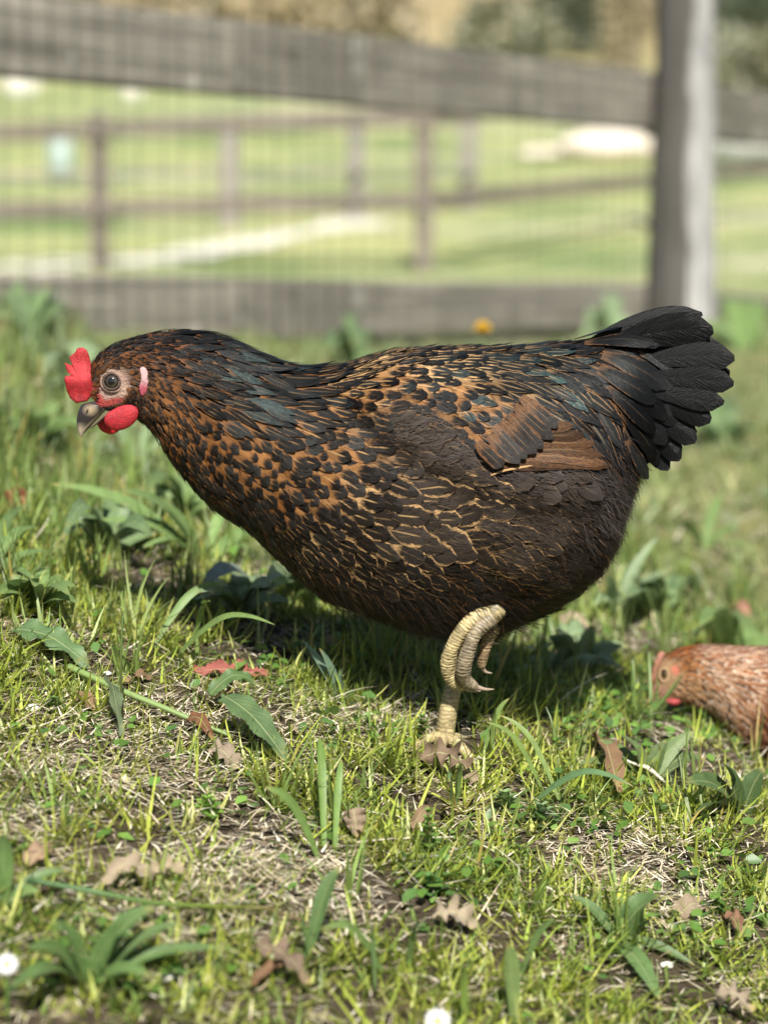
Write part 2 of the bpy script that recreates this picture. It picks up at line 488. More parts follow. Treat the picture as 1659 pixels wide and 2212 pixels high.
def prof_round(v):      # broad rounded contour feather
    return min(1.0, (.45 + 1.1 * v)) * math.sqrt(max(1e-3, 1 - max(0, (v - .55) / .46) ** 2.4))
def prof_hackle(v):     # long pointed
    return min(1, .5 + 1.2 * v) * max(.03, 1 - max(0, (v - .35) / .66) ** 1.8)
def prof_tail(v):
    return min(1.0, .35 + 1.0 * v) * math.sqrt(max(2e-3, 1 - max(0, (v - .78) / .225) ** 2.0))
def prof_flight(v):
    return min(1.0, .55 + 1.6 * v) * math.sqrt(max(2e-3, 1 - max(0, (v - .7) / .305) ** 2.2))

def feather_attrs(rows, cols, dark, tan, pat, ext, rnd):
    v = np.repeat(np.linspace(0, 1, rows), len(cols)); u = np.tile(np.array(cols) * .5 + .5, rows)
    n = len(v)
    return {'uvw': np.stack([u, v, np.full(n, rnd), np.ones(n)], 1), 'dark': np.tile([*dark, 1], (n, 1)), 'tan': np.tile([*tan, 1], (n, 1)),
            'pat': np.tile(pat, (n, 1)), 'ext': np.tile([*ext, 1], (n, 1))}
FKEYS = ('uvw', 'dark', 'tan', 'pat', 'ext')

def strands(bv_pts, normals, dirs, L, Wd, colr, lift, seg=3, curl=.25):
    """fine down: ribbons of 2*(seg+1) points each"""
    n = len(bv_pts)
    t = nrm(dirs + normals * lift[:, None])
    side = nrm(np.cross(t, normals) + 1e-9)
    V = np.zeros((n, seg + 1, 2, 3)); C = np.zeros((n, seg + 1, 2, 4))
    bend = rng.normal(0, curl, (n, 1))
    p = bv_pts.copy()
    for k in range(seg + 1):
        f = k / seg
        w = (Wd * (1 - .88 * f))[:, None]
        V[:, k, 0] = p - side * w; V[:, k, 1] = p + side * w
        C[:, k, :, :3] = (colr * (.7 + .6 * f))[:, None, :]; C[:, k, :, 3] = 1
        t = nrm(t + side * bend / seg - normals * (.25 * lift[:, None] / seg))
        p = p + t * (L / seg)[:, None]
    base = np.arange(n)[:, None] * (2 * (seg + 1))
    q = np.array([[2 * k, 2 * k + 1, 2 * k + 3, 2 * k + 2] for k in range(seg)])
    Q = (base[:, :, None] + q[None]).reshape(-1, 4)
    return V.reshape(-1, 3), Q, C.reshape(-1, 4)

def tube(points, ra, rb=None, nseg=14, cap=True, up=None):
    """swept ellipse; ra along 'up', rb sideways. returns V, faces, param t per vertex, angle per vertex"""
    P = np.asarray(points, float); n = len(P); ra = np.broadcast_to(np.asarray(ra, float), (n,)); rb = ra if rb is None else np.broadcast_to(np.asarray(rb, float), (n,))
    T = nrm(np.gradient(P, axis=0))
    u = np.array([0, -1.0, 0]) if up is None else np.asarray(up, float)
    V = []; ta = []; an = []
    for i in range(n):
        a = u - T[i] * (u @ T[i])
        if np.linalg.norm(a) < 1e-5: a = np.cross(T[i], [1, .2, .1])
        a = a / np.linalg.norm(a); b = np.cross(T[i], a); u = a
        for j in range(nseg):
            th = 2 * math.pi * j / nseg
            V.append(P[i] + a * ra[i] * math.cos(th) + b * rb[i] * math.sin(th)); ta.append(i / (n - 1)); an.append(th)
    faces = [tuple(int(x) for x in q) for q in grid_quads(n, nseg, True)]
    if cap:
        faces.append(tuple(range(nseg - 1, -1, -1))); faces.append(tuple((n - 1) * nseg + j for j in range(nseg)))
    return np.array(V), faces, np.array(ta), np.array(an)

def spline(pts, n):
    pts = np.asarray(pts, float)
    return catmull(pts, np.linspace(0, len(pts) - 1, n))

def scaly(name, pts, rad, parent, c_hi, c_lo, pitch=.0019, n=None, amp=.07, nseg=18, flat=1.0):
    """scaled toe or shank: ring of overlapping scutes every `pitch` metres"""
    L = np.linalg.norm(np.diff(np.asarray(pts), axis=0), axis=1).sum()
    n = n or max(12, int(L / pitch * 5))
    rad = [r * .86 for r in rad]; P = spline(pts, n); R = catmull(np.asarray(rad, float)[:, None], np.linspace(0, len(rad) - 1, n))[:, 0]
    d = np.concatenate([[0], np.cumsum(np.linalg.norm(np.diff(P, axis=0), axis=1))]) / pitch
    V, Fc, ta, an = tube(P, R, R * flat, nseg)
    ctr = np.repeat(P, nseg, 0); dd = np.repeat(d, nseg)
    colm = np.floor(an * 6 / (2 * math.pi) + .35 * np.sin(dd * .9)).astype(int) % 6
    wobble = (hash_noise(an * 1.6 + 3, dd * .6, 21) - .5) * .9
    stag = .5 * (colm % 2) + .31 * (colm % 3) + wobble
    ph = np.mod(dd + stag, 1.0)
    saw = np.sin(np.clip(ph, 0, 1) * math.pi) ** .55
    fr = np.mod(an * 6 / (2 * math.pi) + .35 * np.sin(dd * .9), 1.0)
    seam = (fr < .14)
    f = 1 + amp * (saw - .6) - amp * .7 * seam
    V = ctr + (V - ctr) * f[:, None]
    k = np.clip(saw * 1.25 - .15, 0, 1) * (1 - .6 * seam)
    tone = hash_noise(np.floor(dd + stag) * 3.1 + 5, np.floor(an * 5 / 6.283) * 7.7, 4)
    c = np.asarray(c_lo)[None] * (1 - k[:, None]) + np.asarray(c_hi)[None] * k[:, None]
    mott = hash_noise(dd * .35 + 11, an * 1.1 + dd * .1, 13)
    c = c * (.66 + .55 * tone)[:, None] * (.62 + .62 * mott)[:, None]
    o = obj(name, mesh_any(name, V, Fc, {'Col': c}), M_SCALE, parent)
    return o

def inflate(outline, center, thick, name, mat, parent, ymid, col, rings=(1.0, .96, .86, .7, .48, .25, .0), spike=None, tilt=None, coltip=None, ybase=None):
    """a soft flat lobe from a picking-pixel outline: rounded rim, real thickness"""
    O = np.asarray(outline, float); c = np.asarray(center, float); n = len(O)
    V = []; C = []; faces = []
    def put(side):
        start = len(V)
        for r in rings:
            th = thick * max(0, 1 - r ** 2.2) ** .62 if r < 1 else 0
            for k in range(n if r > 0 else 1):
                p = c + (O[k] - c) * r if r > 0 else c
                w = P2W(p[0], p[1], ymid)
                yo = tilt(p) if tilt else 0
                w = w + np.array([0, -side * th + yo, 0])
                V.append(w)
                cc = np.asarray(col, float)
                if coltip is not None: cc = coltip(p, cc)
                C.append(cc)
        for ri in range(len(rings) - 1):
            a0 = start + ri * n; b0 = start + (ri + 1) * n
            for k in range(n):
                k2 = (k + 1) % n
                f = (a0 + k, a0 + k2, b0 + k2, b0 + k) if rings[ri + 1] > 0 else (a0 + k, a0 + k2, b0)
                faces.append(f if side > 0 else f[::-1])
    put(1); put(-1)
    me = mesh_any(name, V, faces, {'Col': np.array(C)})
    bm = bmesh.new(); bm.from_mesh(me); bmesh.ops.remove_doubles(bm, verts=bm.verts, dist=1e-6); bmesh.ops.recalc_face_normals(bm, faces=bm.faces); bm.to_mesh(me); bm.free()
    return obj(name, me, mat, parent)

def smooth_poly(pts, n=48, sharp=False):
    pts = np.asarray(pts, float)
    if sharp:
        out = []
        per = max(2, n // len(pts))
        for i in range(len(pts)):
            for k in range(per): out.append(pts[i] + (pts[(i + 1) % len(pts)] - pts[i]) * k / per)
        return np.array(out)
    m = len(pts); ext = np.concatenate([pts[-2:], pts, pts[:3]])
    return catmull(ext, np.linspace(2, 2 + m, n, endpoint=False))

def z1(pts):            # coordinates read off the head enlargement
    p = np.asarray(pts, float)
    return np.stack([108.2 + .2826 * p[:, 0], 649.2 + .2826 * p[:, 1]], 1)

# ================================================================== the black and brown hen
HEN = thing('hen', 'black hen with brown laced feathers, red comb and one foot lifted, walking across the grass', 'hen', P2W(960, 1600, HEN_Y))
SEC = [(190, 842, 221, 890, 12), (190, 805, 255, 897, 25), (203, 768, 290, 903, 36), (238, 741, 318, 922, 43), (288, 724, 345, 957, 49), (350, 712, 372, 1003, 58),
       (420, 711, 410, 1052, 70), (490, 725, 460, 1106, 88), (560, 757, 532, 1152, 104), (640, 786, 610, 1222, 124), (740, 783, 702, 1300, 146), (850, 753, 800, 1334, 166),
       (960, 743, 900, 1370, 178), (1070, 743, 1010, 1372, 184), (1170, 738, 1115, 1354, 182), (1255, 730, 1222, 1304, 166), (1318, 726, 1310, 1212, 138),
       (1364, 730, 1352, 1098, 100), (1408, 745, 1388, 1012, 60), (1462, 765, 1458, 940, 32)]
BUMPS = [(1010, 890, 330, 150, .50, 24), (1195, 1130, 190, 170, .3, 20), (640, 1000, 200, 150, .8, 8)]
body = Body(SEC, HEN_Y, BUMPS, inset=7)
BV = body.bvh()
Vb, Qb, capb = body.mesh()
Pb = W2P(Vb)
def blob(P, cx, cy, rx, ry, ang=0):
    dx, dy = P[:, 0] - cx, P[:, 1] - cy; c, s_ = math.cos(ang), math.sin(ang)
    a = (dx * c + dy * s_) / rx; b = (-dx * s_ + dy * c) / ry
    return np.clip(1.5 - np.sqrt(a * a + b * b) * 1.0, 0, 1) ** 1 * (np.sqrt(a * a + b * b) < 1.5)
colb = np.tile([.012, .009, .008], (len(Vb), 1)).astype(float)
def paint(cx, cy, rx, ry, ang, col, k=1.0):
    m = np.clip(blob(Pb, cx, cy, rx, ry, ang) * 1.6, 0, 1)[:, None] * k
    colb[:] = colb * (1 - m) + np.asarray(col) * m
paint(262, 830, 44, 40, .4, (.08, .045, .025))
paint(246, 826, 26, 26, 0, (.31, .20, .155))
paint(228, 850, 24, 15, -.6, (.44, .29, .24))
paint(262, 846, 20, 10, -.3, (.40, .27, .21))
paint(240, 869, 24, 6, -.25, (.42, .075, .065))
paint(210, 862, 16, 10, .6, (.45, .07, .06))
paint(198, 846, 14, 16, .2, (.30, .04, .035))
mb = mesh_any('body', Vb, [tuple(int(i) for i in q) for q in Qb] + [tuple(int(i) for i in (c[0], c[1], c[2])) for c in capb], {'Col': colb})
obj('body', mb, M_SKIN, HEN)

# control points: x, y, direction(deg, clockwise from right in the picture), length, width, dark, tan, v0, lace, tip, shaft, irid, hackle(0/1), fluff
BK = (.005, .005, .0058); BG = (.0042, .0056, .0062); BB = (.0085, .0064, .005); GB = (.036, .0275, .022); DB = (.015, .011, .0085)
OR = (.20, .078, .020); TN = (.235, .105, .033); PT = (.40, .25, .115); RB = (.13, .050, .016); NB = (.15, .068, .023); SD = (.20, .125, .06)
CT = [
 (205, 765, -32, 15, 6, BK, RB, .0, .02, .5, 0, .2, 1, .1), (250, 742, -14, 20, 8, BK, RB, .0, .0, .5, 0, .25, 1, 0), (215, 800, -38, 14, 6, DB, RB, .9, .3, 1, 0, .0, 1, .2),
 (300, 722, 0, 28, 9, BK, RB, .0, .0, .5, 0, .3, 1, 0), (275, 775, 0, 22, 8, DB, RB, .55, .3, .9, 0, 0, 1, .1), (330, 790, 12, 32, 10, DB, RB, .4, .3, .9, 0, .0, 1, 0),
 (290, 805, 5, 16, 6, DB, RB, .6, .3, .9, 0, 0, 1, .2), (300, 870, 70, 20, 7, BB, RB, .2, .1, .9, 0, 0, 1, .2), (330, 840, 48, 26, 9, DB, NB, .5, .3, .9, 0, .0, 1, .1),
 (345, 748, 6, 40, 11, BK, RB, .05, .08, .8, 0, .2, 1, 0), (375, 775, 12, 46, 12, BK, RB, .22, .14, .85, 0, .1, 1, 0), (390, 722, 3, 55, 14, BK, RB, 0, 0, .5, 0, .3, 1, 0), (470, 730, 14, 80, 17, BG, RB, 0, 0, .5, 0, .5, 1, 0),
 (415, 805, 18, 66, 14, BG, RB, .06, .05, .8, .1, .3, 1, 0), (440, 760, 12, 70, 15, BG, RB, .03, .04, .8, .0, .4, 1, 0), (490, 790, 18, 95, 18, BG, NB, .03, .03, .7, .1, .6, 1, 0), (560, 800, 15, 105, 20, BG, NB, .02, .02, .7, .1, .8, 1, 0),
 (390, 870, 36, 52, 13, BB, (.20, .075, .018), .5, .26, .9, .3, .1, 1, 0), (360, 905, 48, 38, 12, BB, (.20, .08, .02), .5, .22, .85, .2, .1, 1, .1), (330, 935, 55, 22, 8, BB, NB, .3, .15, .9, 0, 0, 1, .3),
 (455, 865, 28, 84, 17, BG, NB, .10, .07, .8, .3, .2, 1, 0), (520, 885, 24, 100, 20, BG, NB, .06, .05, .7, .3, .4, 1, 0), (560, 865, 20, 112, 21, BG, NB, .03, .03, .7, .2, .5, 1, 0), (600, 900, 20, 100, 21, BG, NB, .05, .05, .7, .2, .4, 1, 0), (630, 840, 15, 122, 22, BG, NB, .02, .03, .75, .2, .6, 1, 0), (690, 825, 14, 110, 21, BG, TN, .04, .07, .8, .4, .4, 1, 0), (650, 800, 10, 110, 21, BG, NB, .02, .02, .7, .2, .6, 1, 0),
 (380, 960, 58, 38, 18, BB, OR, .35, .2, .75, .4, .1, 0, .1), (450, 920, 40, 54, 24, BB, OR, .68, .2, .72, .3, .05, 0, 0), (470, 985, 44, 44, 26, BB, OR, .60, .2, .7, .2, .1, 0, 0),
 (540, 950, 34, 58, 27, BB, TN, .72, .2, .72, .3, .05, 0, 0), (590, 1010, 34, 50, 29, BB, TN, .66, .2, .70, .4, .1, 0, 0), (680, 950, 26, 62, 28, BB, TN, .62, .2, .7, .7, .1, 0, 0), (700, 1050, 30, 54, 31, BB, TN, .60, .2, .7, .6, .1, 0, 0),
 (760, 880, 20, 70, 26, BB, TN, .5, .18, .74, .7, .2, 0, 0), (420, 1050, 52, 42, 22, BB, NB, .22, .1, .8, .2, .1, 0, 0), (520, 1110, 45, 44, 24, BB, OR, .25, .12, .7, .2, .1, 0, 0), (540, 1160, 46, 44, 22, BB, NB, .15, .1, .8, .1, .1, 0, 0),
 (620, 1100, 38, 50, 28, BB, OR, .45, .15, .7, .3, .1, 0, 0), (660, 1180, 42, 50, 27, BB, PT, .18, .10, .85, .2, .05, 0, .05), (620, 1240, 45, 44, 18, DB, PT, .15, .12, .9, .1, 0, 0, .4),
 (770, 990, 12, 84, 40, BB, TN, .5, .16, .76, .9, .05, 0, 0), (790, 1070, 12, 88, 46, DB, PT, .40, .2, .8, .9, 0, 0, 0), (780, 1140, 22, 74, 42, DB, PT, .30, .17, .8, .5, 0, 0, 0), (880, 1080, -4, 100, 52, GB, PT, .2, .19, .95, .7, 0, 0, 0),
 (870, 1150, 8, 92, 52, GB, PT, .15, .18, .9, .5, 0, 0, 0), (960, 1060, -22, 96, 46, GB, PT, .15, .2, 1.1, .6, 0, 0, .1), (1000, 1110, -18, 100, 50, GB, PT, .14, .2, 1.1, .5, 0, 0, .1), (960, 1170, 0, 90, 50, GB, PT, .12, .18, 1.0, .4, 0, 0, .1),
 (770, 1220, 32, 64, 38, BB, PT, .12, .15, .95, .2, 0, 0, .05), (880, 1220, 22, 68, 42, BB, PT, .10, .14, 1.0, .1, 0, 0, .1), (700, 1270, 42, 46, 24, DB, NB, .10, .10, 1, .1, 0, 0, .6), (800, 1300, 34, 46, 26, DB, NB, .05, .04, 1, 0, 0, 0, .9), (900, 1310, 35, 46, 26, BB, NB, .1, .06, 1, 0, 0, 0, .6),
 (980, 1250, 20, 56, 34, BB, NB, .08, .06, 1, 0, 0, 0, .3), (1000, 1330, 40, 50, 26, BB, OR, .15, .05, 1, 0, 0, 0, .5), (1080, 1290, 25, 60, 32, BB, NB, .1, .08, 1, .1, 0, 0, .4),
 (870, 925, -22, 56, 24, (.055, .043, .035), (.10, .075, .055), .2, .1, 1, .1, 0, 0, 1), (920, 970, -8, 60, 28, (.052, .040, .033), (.09, .065, .045), .1, .1, 1, .0, 0, 0, 1), (980, 1010, 2, 60, 30, (.05, .038, .031), (.10, .075, .05), .1, .1, 1, 0, 0, 0, .9),
 (1080, 1080, -6, 84, 44, GB, PT, .1, .13, 1, .2, 0, 0, .6), (1100, 1030, 4, 64, 32, (.038, .0295, .025), GB, .0, .02, 1, 0, 0, 0, .9), (1190, 1040, 12, 64, 34, (.037, .029, .0245), (.09, .065, .045), .05, .04, 1, 0, 0, 0, .9), (1290, 1050, 22, 64, 32, (.034, .027, .023), GB, .0, .03, 1, 0, 0, 0, .9),
 (1180, 1130, 26, 72, 32, GB, (.13, .085, .045), .15, .07, 1, .7, 0, 0, .7), (1270, 1130, 42, 66, 30, DB, (.10, .07, .04), .05, .05, 1, .7, 0, 0, .7), (1330, 1120, 55, 56, 26, GB, GB, .0, .02, 1, .1, 0, 0, .8), (1220, 1210, 34, 66, 32, DB, (.12, .08, .04), .1, .07, 1, .6, 0, 0, .5),
 (1100, 1200, 12, 86, 44, GB, PT, .12, .13, 1, .4, 0, 0, .5), (1130, 1270, 22, 60, 32, BB, TN, .12, .09, 1, .2, 0, 0, .5), (1220, 1290, 25, 52, 28, BB, NB, .08, .05, 1, .1, 0, 0, .6), (1300, 1200, 58, 54, 26, BB, NB, .05, .04, 1, .2, 0, 0, .6),
 (760, 805, 4, 62, 17, BK, PT, .1, .20, .9, .5, .2, 1, 0), (830, 775, -5, 64, 18, BK, PT, .2, .22, .9, .5, .2, 1, 0), (920, 752, -2, 64, 22, BK, PT, .12, .14, .85, .4, .4, 0, 0), (840, 830, 18, 66, 27, BK, TN, .6, .24, .75, .9, .4, 0, 0), (930, 800, 16, 70, 27, BK, PT, .36, .22, .85, .8, .5, 0, 0),
 (900, 860, 26, 64, 29, BK, TN, .62, .24, .74, .9, .6, 0, 0), (980, 860, 30, 66, 29, BG, TN, .6, .26, .78, .9, .5, 0, 0), (1010, 930, 33, 64, 31, BK, TN, .66, .26, .75, .8, .1, 0, 0), (1060, 880, 36, 70, 29, BG, TN, .58, .26, .8, .9, .4, 0, 0), (1090, 950, 40, 70, 32, BK, TN, .66, .26, .72, .5, .1, 0, 0),
 (1000, 800, 20, 74, 26, BG, PT, .28, .19, .85, .7, .7, 0, 0), (1100, 760, 12, 70, 24, BG, SD, .08, .09, .85, .3, .8, 0, 0), (1090, 820, 30, 82, 24, BG, SD, .1, .12, .9, .6, .9, 1, 0), (1180, 790, 28, 90, 26, BG, SD, .06, .09, .8, .4, .9, 1, 0), (1160, 860, 42, 95, 25, BG, SD, .08, .10, .8, .5, .8, 1, 0),
 (1240, 850, 48, 105, 27, BG, SD, .06, .09, .8, .4, .7, 1, 0), (1250, 930, 55, 100, 25, BK, NB, .08, .09, .85, .3, .5, 1, 0), (1330, 900, 62, 105, 28, BK, TN, .06, .08, .8, .3, .2, 1, 0), (1310, 980, 68, 90, 24, BK, NB, .06, .08, .9, .2, .2, 1, 0), (1290, 780, 25, 90, 34, BK, NB, .1, .09, .8, .1, .4, 0, 0),
 (1240, 740, 8, 70, 28, BK, NB, .05, .03, .8, .1, .5, 0, 0), (1380, 800, 34, 110, 42, BK, NB, .15, .1, .7, .1, .1, 0, 0), (1390, 900, 58, 100, 34, BK, NB, .1, .06, .8, .1, .1, 0, 0), (1400, 980, 45, 70, 26, BK, NB, .1, .05, .8, 0, .0, 0, .2), (1370, 1040, 40, 60, 24, BB, TN, .2, .1, .7, .1, 0, 0, .3),
]
CXY = np.array([c[:2] for c in CT], float)
CV = np.array([[math.cos(math.radians(c[2])), math.sin(math.radians(c[2])), c[3], c[4], *c[5], *c[6], *c[7:14]] for c in CT])
FACE = z1([(335, 770), (345, 720), (372, 660), (392, 590), (450, 535), (530, 495), (600, 498), (612, 560), (618, 650), (600, 720), (545, 780), (520, 800), (500, 850), (420, 890), (330, 880)])
COMBROOT = z1([(285, 480), (318, 500), (330, 640), (330, 740), (290, 740)])
def in_poly(P, poly):
    x, y = P[:, 0], P[:, 1]; r = np.zeros(len(P), bool); n = len(poly)
    for i in range(n):
        x1, y1 = poly[i]; x2, y2 = poly[(i + 1) % n]
        c = ((y1 > y) != (y2 > y)) & (x < (x2 - x1) * (y - y1) / (y2 - y1 + 1e-9) + x1)
        r ^= c
    return r

def sample_surface(bd, n):
    t = rng.uniform(0, bd.n - 1, n * 3); ph = rng.uniform(0, 2 * math.pi, n * 3)
    e = 1e-3
    p = bd.at(t, ph); a = bd.at(t + e, ph) - p; b = bd.at(t, ph + e) - p
    cr = np.cross(a, b); A = np.linalg.norm(cr, axis=1)
    keep = rng.uniform(0, 1, len(t)) < A / np.quantile(A, .97)
    p, cr = p[keep][:n], cr[keep][:n]
    N = nrm(cr)
    N[N[:, 1] * np.where(np.sin(ph[keep][:n]) >= 0, -1, 1) < 0] *= -1
    return p, N, np.sin(ph[keep][:n])

def plume(bd, bv, ncand, cxy, cv, skip, spacing=.5, half=True):
    """choose feather roots by dart throwing; returns a list of records"""
    p, N, side = sample_surface(bd, ncand)
    # the far side mirrors the near one
    pm = p.copy(); far = side < 0
    pm[far, 1] = 2 * bd.y - pm[far, 1]
    P = W2P(pm)
    val = idw(P, cxy, cv)
    ok = ~skip(P)
    r = spacing * np.sqrt(val[:, 2] * val[:, 3]) * bd.px
    r = np.where(far, r * 1.25, r)
    cell = .004; gridd = {}
    out = []
    for i in range(len(p)):
        if not ok[i]: continue
        c = np.floor(p[i] / cell).astype(int); m = int(math.ceil(r[i] / cell)); bad = False
        for a in range(-m, m + 1):
            for b in range(-m, m + 1):
                for d in range(-m, m + 1):
                    for j in gridd.get((c[0] + a, c[1] + b, c[2] + d), ()):
                        if np.abs(p[i] - p[j]).max() < r[i] and ((p[i] - p[j]) ** 2).sum() < r[i] ** 2: bad = True; break
                    if bad: break
                if bad: break
            if bad: break
        if bad: continue
        gridd.setdefault(tuple(c), []).append(i)
        out.append(i)
    return p, N, P, val, far, out

def lay_feathers(bd, bv, sel, p, N, P, val, far, parent, n_single, name_single, name_mass):
    recs = []
    for i in sel:
        v = val[i]; px = bd.px
        a = math.atan2(v[1], v[0]) + rng.normal(0, .10)
        d = np.array([math.cos(a), 0, -math.sin(a)])
        L = v[2] * px * rng.uniform(.88, 1.2); Wd = v[3] * px * rng.uniform(.95, 1.28)
        hack = rng.uniform() < v[15]
        flf = v[16]
        jit = rng.uniform(.75, 1.3); 
        dark = v[4:7] * jit; tan = v[7:10] * rng.uniform(.72, 1.2)
        pat = [np.clip(v[10] + rng.normal(0, .06), 0, 1), max(0, v[11] * rng.uniform(.7, 1.2)), v[12], np.clip(v[13] * rng.choice([.1, .4, .8, 1.2]), 0, 1)]
        ir = np.clip(v[14] * rng.choice([.0, .1, .2, .35, 1.1]), 0, 1)
        ext = [ir, 0.0, Wd / .02]
        rows = 5 if L < 30 * px else 6
        cols = (-1, 0, 1)
        root = p[i] - d * L * .35
        h1 = (.0008 + .055 * L) * rng.uniform(.6, 1.35) * (1 + 2.6 * flf * rng.uniform(0, 1) ** 2)
        pts = trace(bv, root, d, L, rows, .0002 + .0016 * v[15] * min(1, L / .02), h1 + .0012 * v[15] * min(1, L / .02), Wd / 2, .15, prof_hackle if hack else prof_round, rng.normal(0, .12), 1.2, cols)
        if len(pts) != rows * len(cols): continue
        vis = (0 if far[i] or N[i][1] > .15 else 1) * L * Wd
        recs.append((vis, pts, rows, cols, feather_attrs(rows, cols, dark, tan, pat, ext, rng.uniform())))
    recs.sort(key=lambda r: -r[0])
    acc = {}
    for k, (vis, pts, rows, cols, at) in enumerate(recs):
        if k < n_single:
            o = obj(name_single, mesh_quads(name_single, pts, grid_quads(rows, len(cols)), at), M_FEATHER, parent)
        else:
            add_geo(acc, pts, grid_quads(rows, len(cols)), at)
    obj(name_mass, build_geo(acc, name_mass, FKEYS), M_FEATHER, parent, 'stuff')
    return len(recs)

def hen_skip(P):
    return in_poly(P, FACE) | in_poly(P, COMBROOT) | ((P[:, 0] < 200) & (P[:, 1] > 815))
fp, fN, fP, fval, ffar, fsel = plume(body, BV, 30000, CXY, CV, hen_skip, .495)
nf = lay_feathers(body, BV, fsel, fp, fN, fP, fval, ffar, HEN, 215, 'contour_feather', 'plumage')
print('feathers', nf)

# ---- wing and tail quills laid one by one: root x, y, tip x, y, width (picking pixels), height over the body
def quill(name, x0, y0, x1, y1, w, h0, h1, dark, tan, pat, ext, side=1, arc=0.0, prof=prof_flight, rows=9, yoff=None, cols=(-1, -.5, 0, .5, 1), camber=.12):
    if yoff is None:
        r = ray(x0, y0); loc, nr_, _, dist = BV.ray_cast(Vector(CAM), Vector(r))
        if loc is None: loc = Vector(P2W(x0, y0, HEN_Y))
        root = np.array(loc)
        d = P2W(x1, y1, HEN_Y) - P2W(x0, y0, HEN_Y); L = np.linalg.norm(d)
        pts = trace(BV, root, d / L, L, rows, h0, h1, w / 2 * PX, camber, prof, arc, 1.0, cols)
        if len(pts) != rows * len(cols): return
        if side < 0: pts[:, 1] = 2 * HEN_Y - pts[:, 1]
    else:
        pts = []
        y_a, y_b = yoff
        p0 = P2W(x0, y0, HEN_Y); p1 = P2W(x1, y1, HEN_Y)
        d = p1 - p0; L = np.linalg.norm(d); t = d / L
        nb = np.array([-t[2], 0, t[0]])
        for r_ in range(rows):
            v = r_ / (rows - 1)
            c = p0 + d * v + nb * (arc * L * 4 * v * (1 - v))
            yy = y_a + (y_b - y_a) * v
            ww = w / 2 * PX * prof(v)
            for u in cols:
                pts.append(c + nb * ww * u + np.array([0, -side * (yy + -camber * abs(u) ** 1.5 * ww) + .0, 0]))
        pts = np.array(pts)
    at = feather_attrs(rows, cols, dark, tan, pat, ext, rng.uniform())
    return obj(name, mesh_quads(name, pts, grid_quads(rows, len(cols)), at), M_FEATHER, HEN)

SPK = (.0, .0, .0)
for side in (1, -1):
    # flight feathers folded under the coverts
    fl = [(1078, 1014, 1302, 1004, 26, .0042), (1084, 1004, 1309, 1001, 30, .0046), (1092, 992, 1303, 993, 30, .0050), (1100, 978, 1290, 978, 30, .0054), (1110, 962, 1272, 960, 28, .0058), (1122, 946, 1250, 944, 26, .0062), (1136, 930, 1228, 926, 24, .0066)]
    for k, (a, b, c, d, w, h) in enumerate(fl):
        quill('flight_feather', a, b, c, d, w, h, h + .0015, (.012, .008, .006), tuple(v * (.6 + .6 * ((k * 7) % 5) / 4) for v in (.105, .048, .018)), (1.0, .1, 1.2, .25), (.0, .95, w * PX / .02), side, .03)
    # big wing coverts
    cv_ = [(1030, 960, 1086, 1018), (1056, 945, 1116, 1014), (1066, 925, 1132, 1004), (1082, 915, 1150, 992), (1098, 900, 1164, 978), (1112, 884, 1178, 960), (1124, 866, 1188, 938)]
    for (a, b, c, d) in cv_:
        quill('wing_covert', a, b, c, d, 30, .0065, .0095, (.012, .008, .006), (.15, .068, .024), (rng.uniform(.15, .4), .24, .8, .35), (.1, .9, 1.3), side, rng.uniform(-.05, .1))
# leading quill of the wing, pale edge just above the thigh
quill('flight_feather', 1062, 1028, 1146, 1010, 4.5, .005, .005, (.3, .18, .08), (.42, .26, .12), (1, .2, 1, 1), (0, 0, .3))

TK = (.003, .003, .0032)
tails = [  # root, tip, width, y at root, y at tip, arc
    (1270, 742, 1514, 678, 38, .003, .006, .07), (1290, 770, 1552, 748, 60, .003, .010, .05), (1300, 800, 1570, 805, 60, .003, .012, .03), (1310, 840, 1545, 868, 58, .003, .010, .0), (1320, 880, 1500, 935, 56, .003, .008, -.02),
    (1300, 752, 1532, 712, 74, .010, .017, .075), (1375, 785, 1574, 772, 58, .013, .024, .05), (1385, 812, 1571, 826, 52, .015, .027, .03), (1378, 826, 1550, 866, 46, .017, .028, -.04), (1370, 850, 1524, 905, 58, .015, .024, .06), (1365, 880, 1494, 950, 54, .013, .020, .06), (1362, 905, 1462, 990, 48, .010, .016, .08), (1350, 930, 1440, 1012, 40, .007, .011, .05)]
for side in (1, -1):
    for k, (a, b, c, d, w, ya, yb, ar) in enumerate(tails):
        quill('tail_feather', a, b, c, d, w, 0, 0, TK, (.02, .015, .012), (0, .0, .5, .0), (.06, 0, 1.5), side, ar + rng.uniform(-.01, .01), prof_tail, 10, (ya, yb), camber=.09)
cov = [  # curved tail coverts over the tail roots: root, tip, width, height, brown share
    (1240, 735, 1340, 748, 44, .3), (1262, 745, 1392, 800, 50, .5), (1280, 742, 1420, 782, 54, .35), (1300, 770, 1428, 850, 56, .55), (1290, 800, 1400, 880, 50, .3), (1320, 800, 1440, 905, 52, .25), (1310, 840, 1412, 935, 48, .5),
    (1345, 780, 1468, 860, 56, .12), (1360, 820, 1478, 905, 54, .06), (1352, 860, 1462, 948, 50, .08), (1340, 890, 1436, 985, 44, .1), (1380, 880, 1480, 940, 48, .0), (1370, 920, 1452, 992, 42, .0), (1350, 950, 1420, 1030, 36, .3), (1380, 760, 1490, 790, 60, .0), (1395, 800, 1510, 840, 58, .0)]
for side in (1, -1):
    for (a, b, c, d, w, br) in cov:
        quill('tail_covert', a, b, c, d, w, .002, .010, TK, (.12, .062, .026), (br * .12, .08 * (br > .2), .6, .1), (.15, .9, 1.2), side, .25, prof_round, 8)

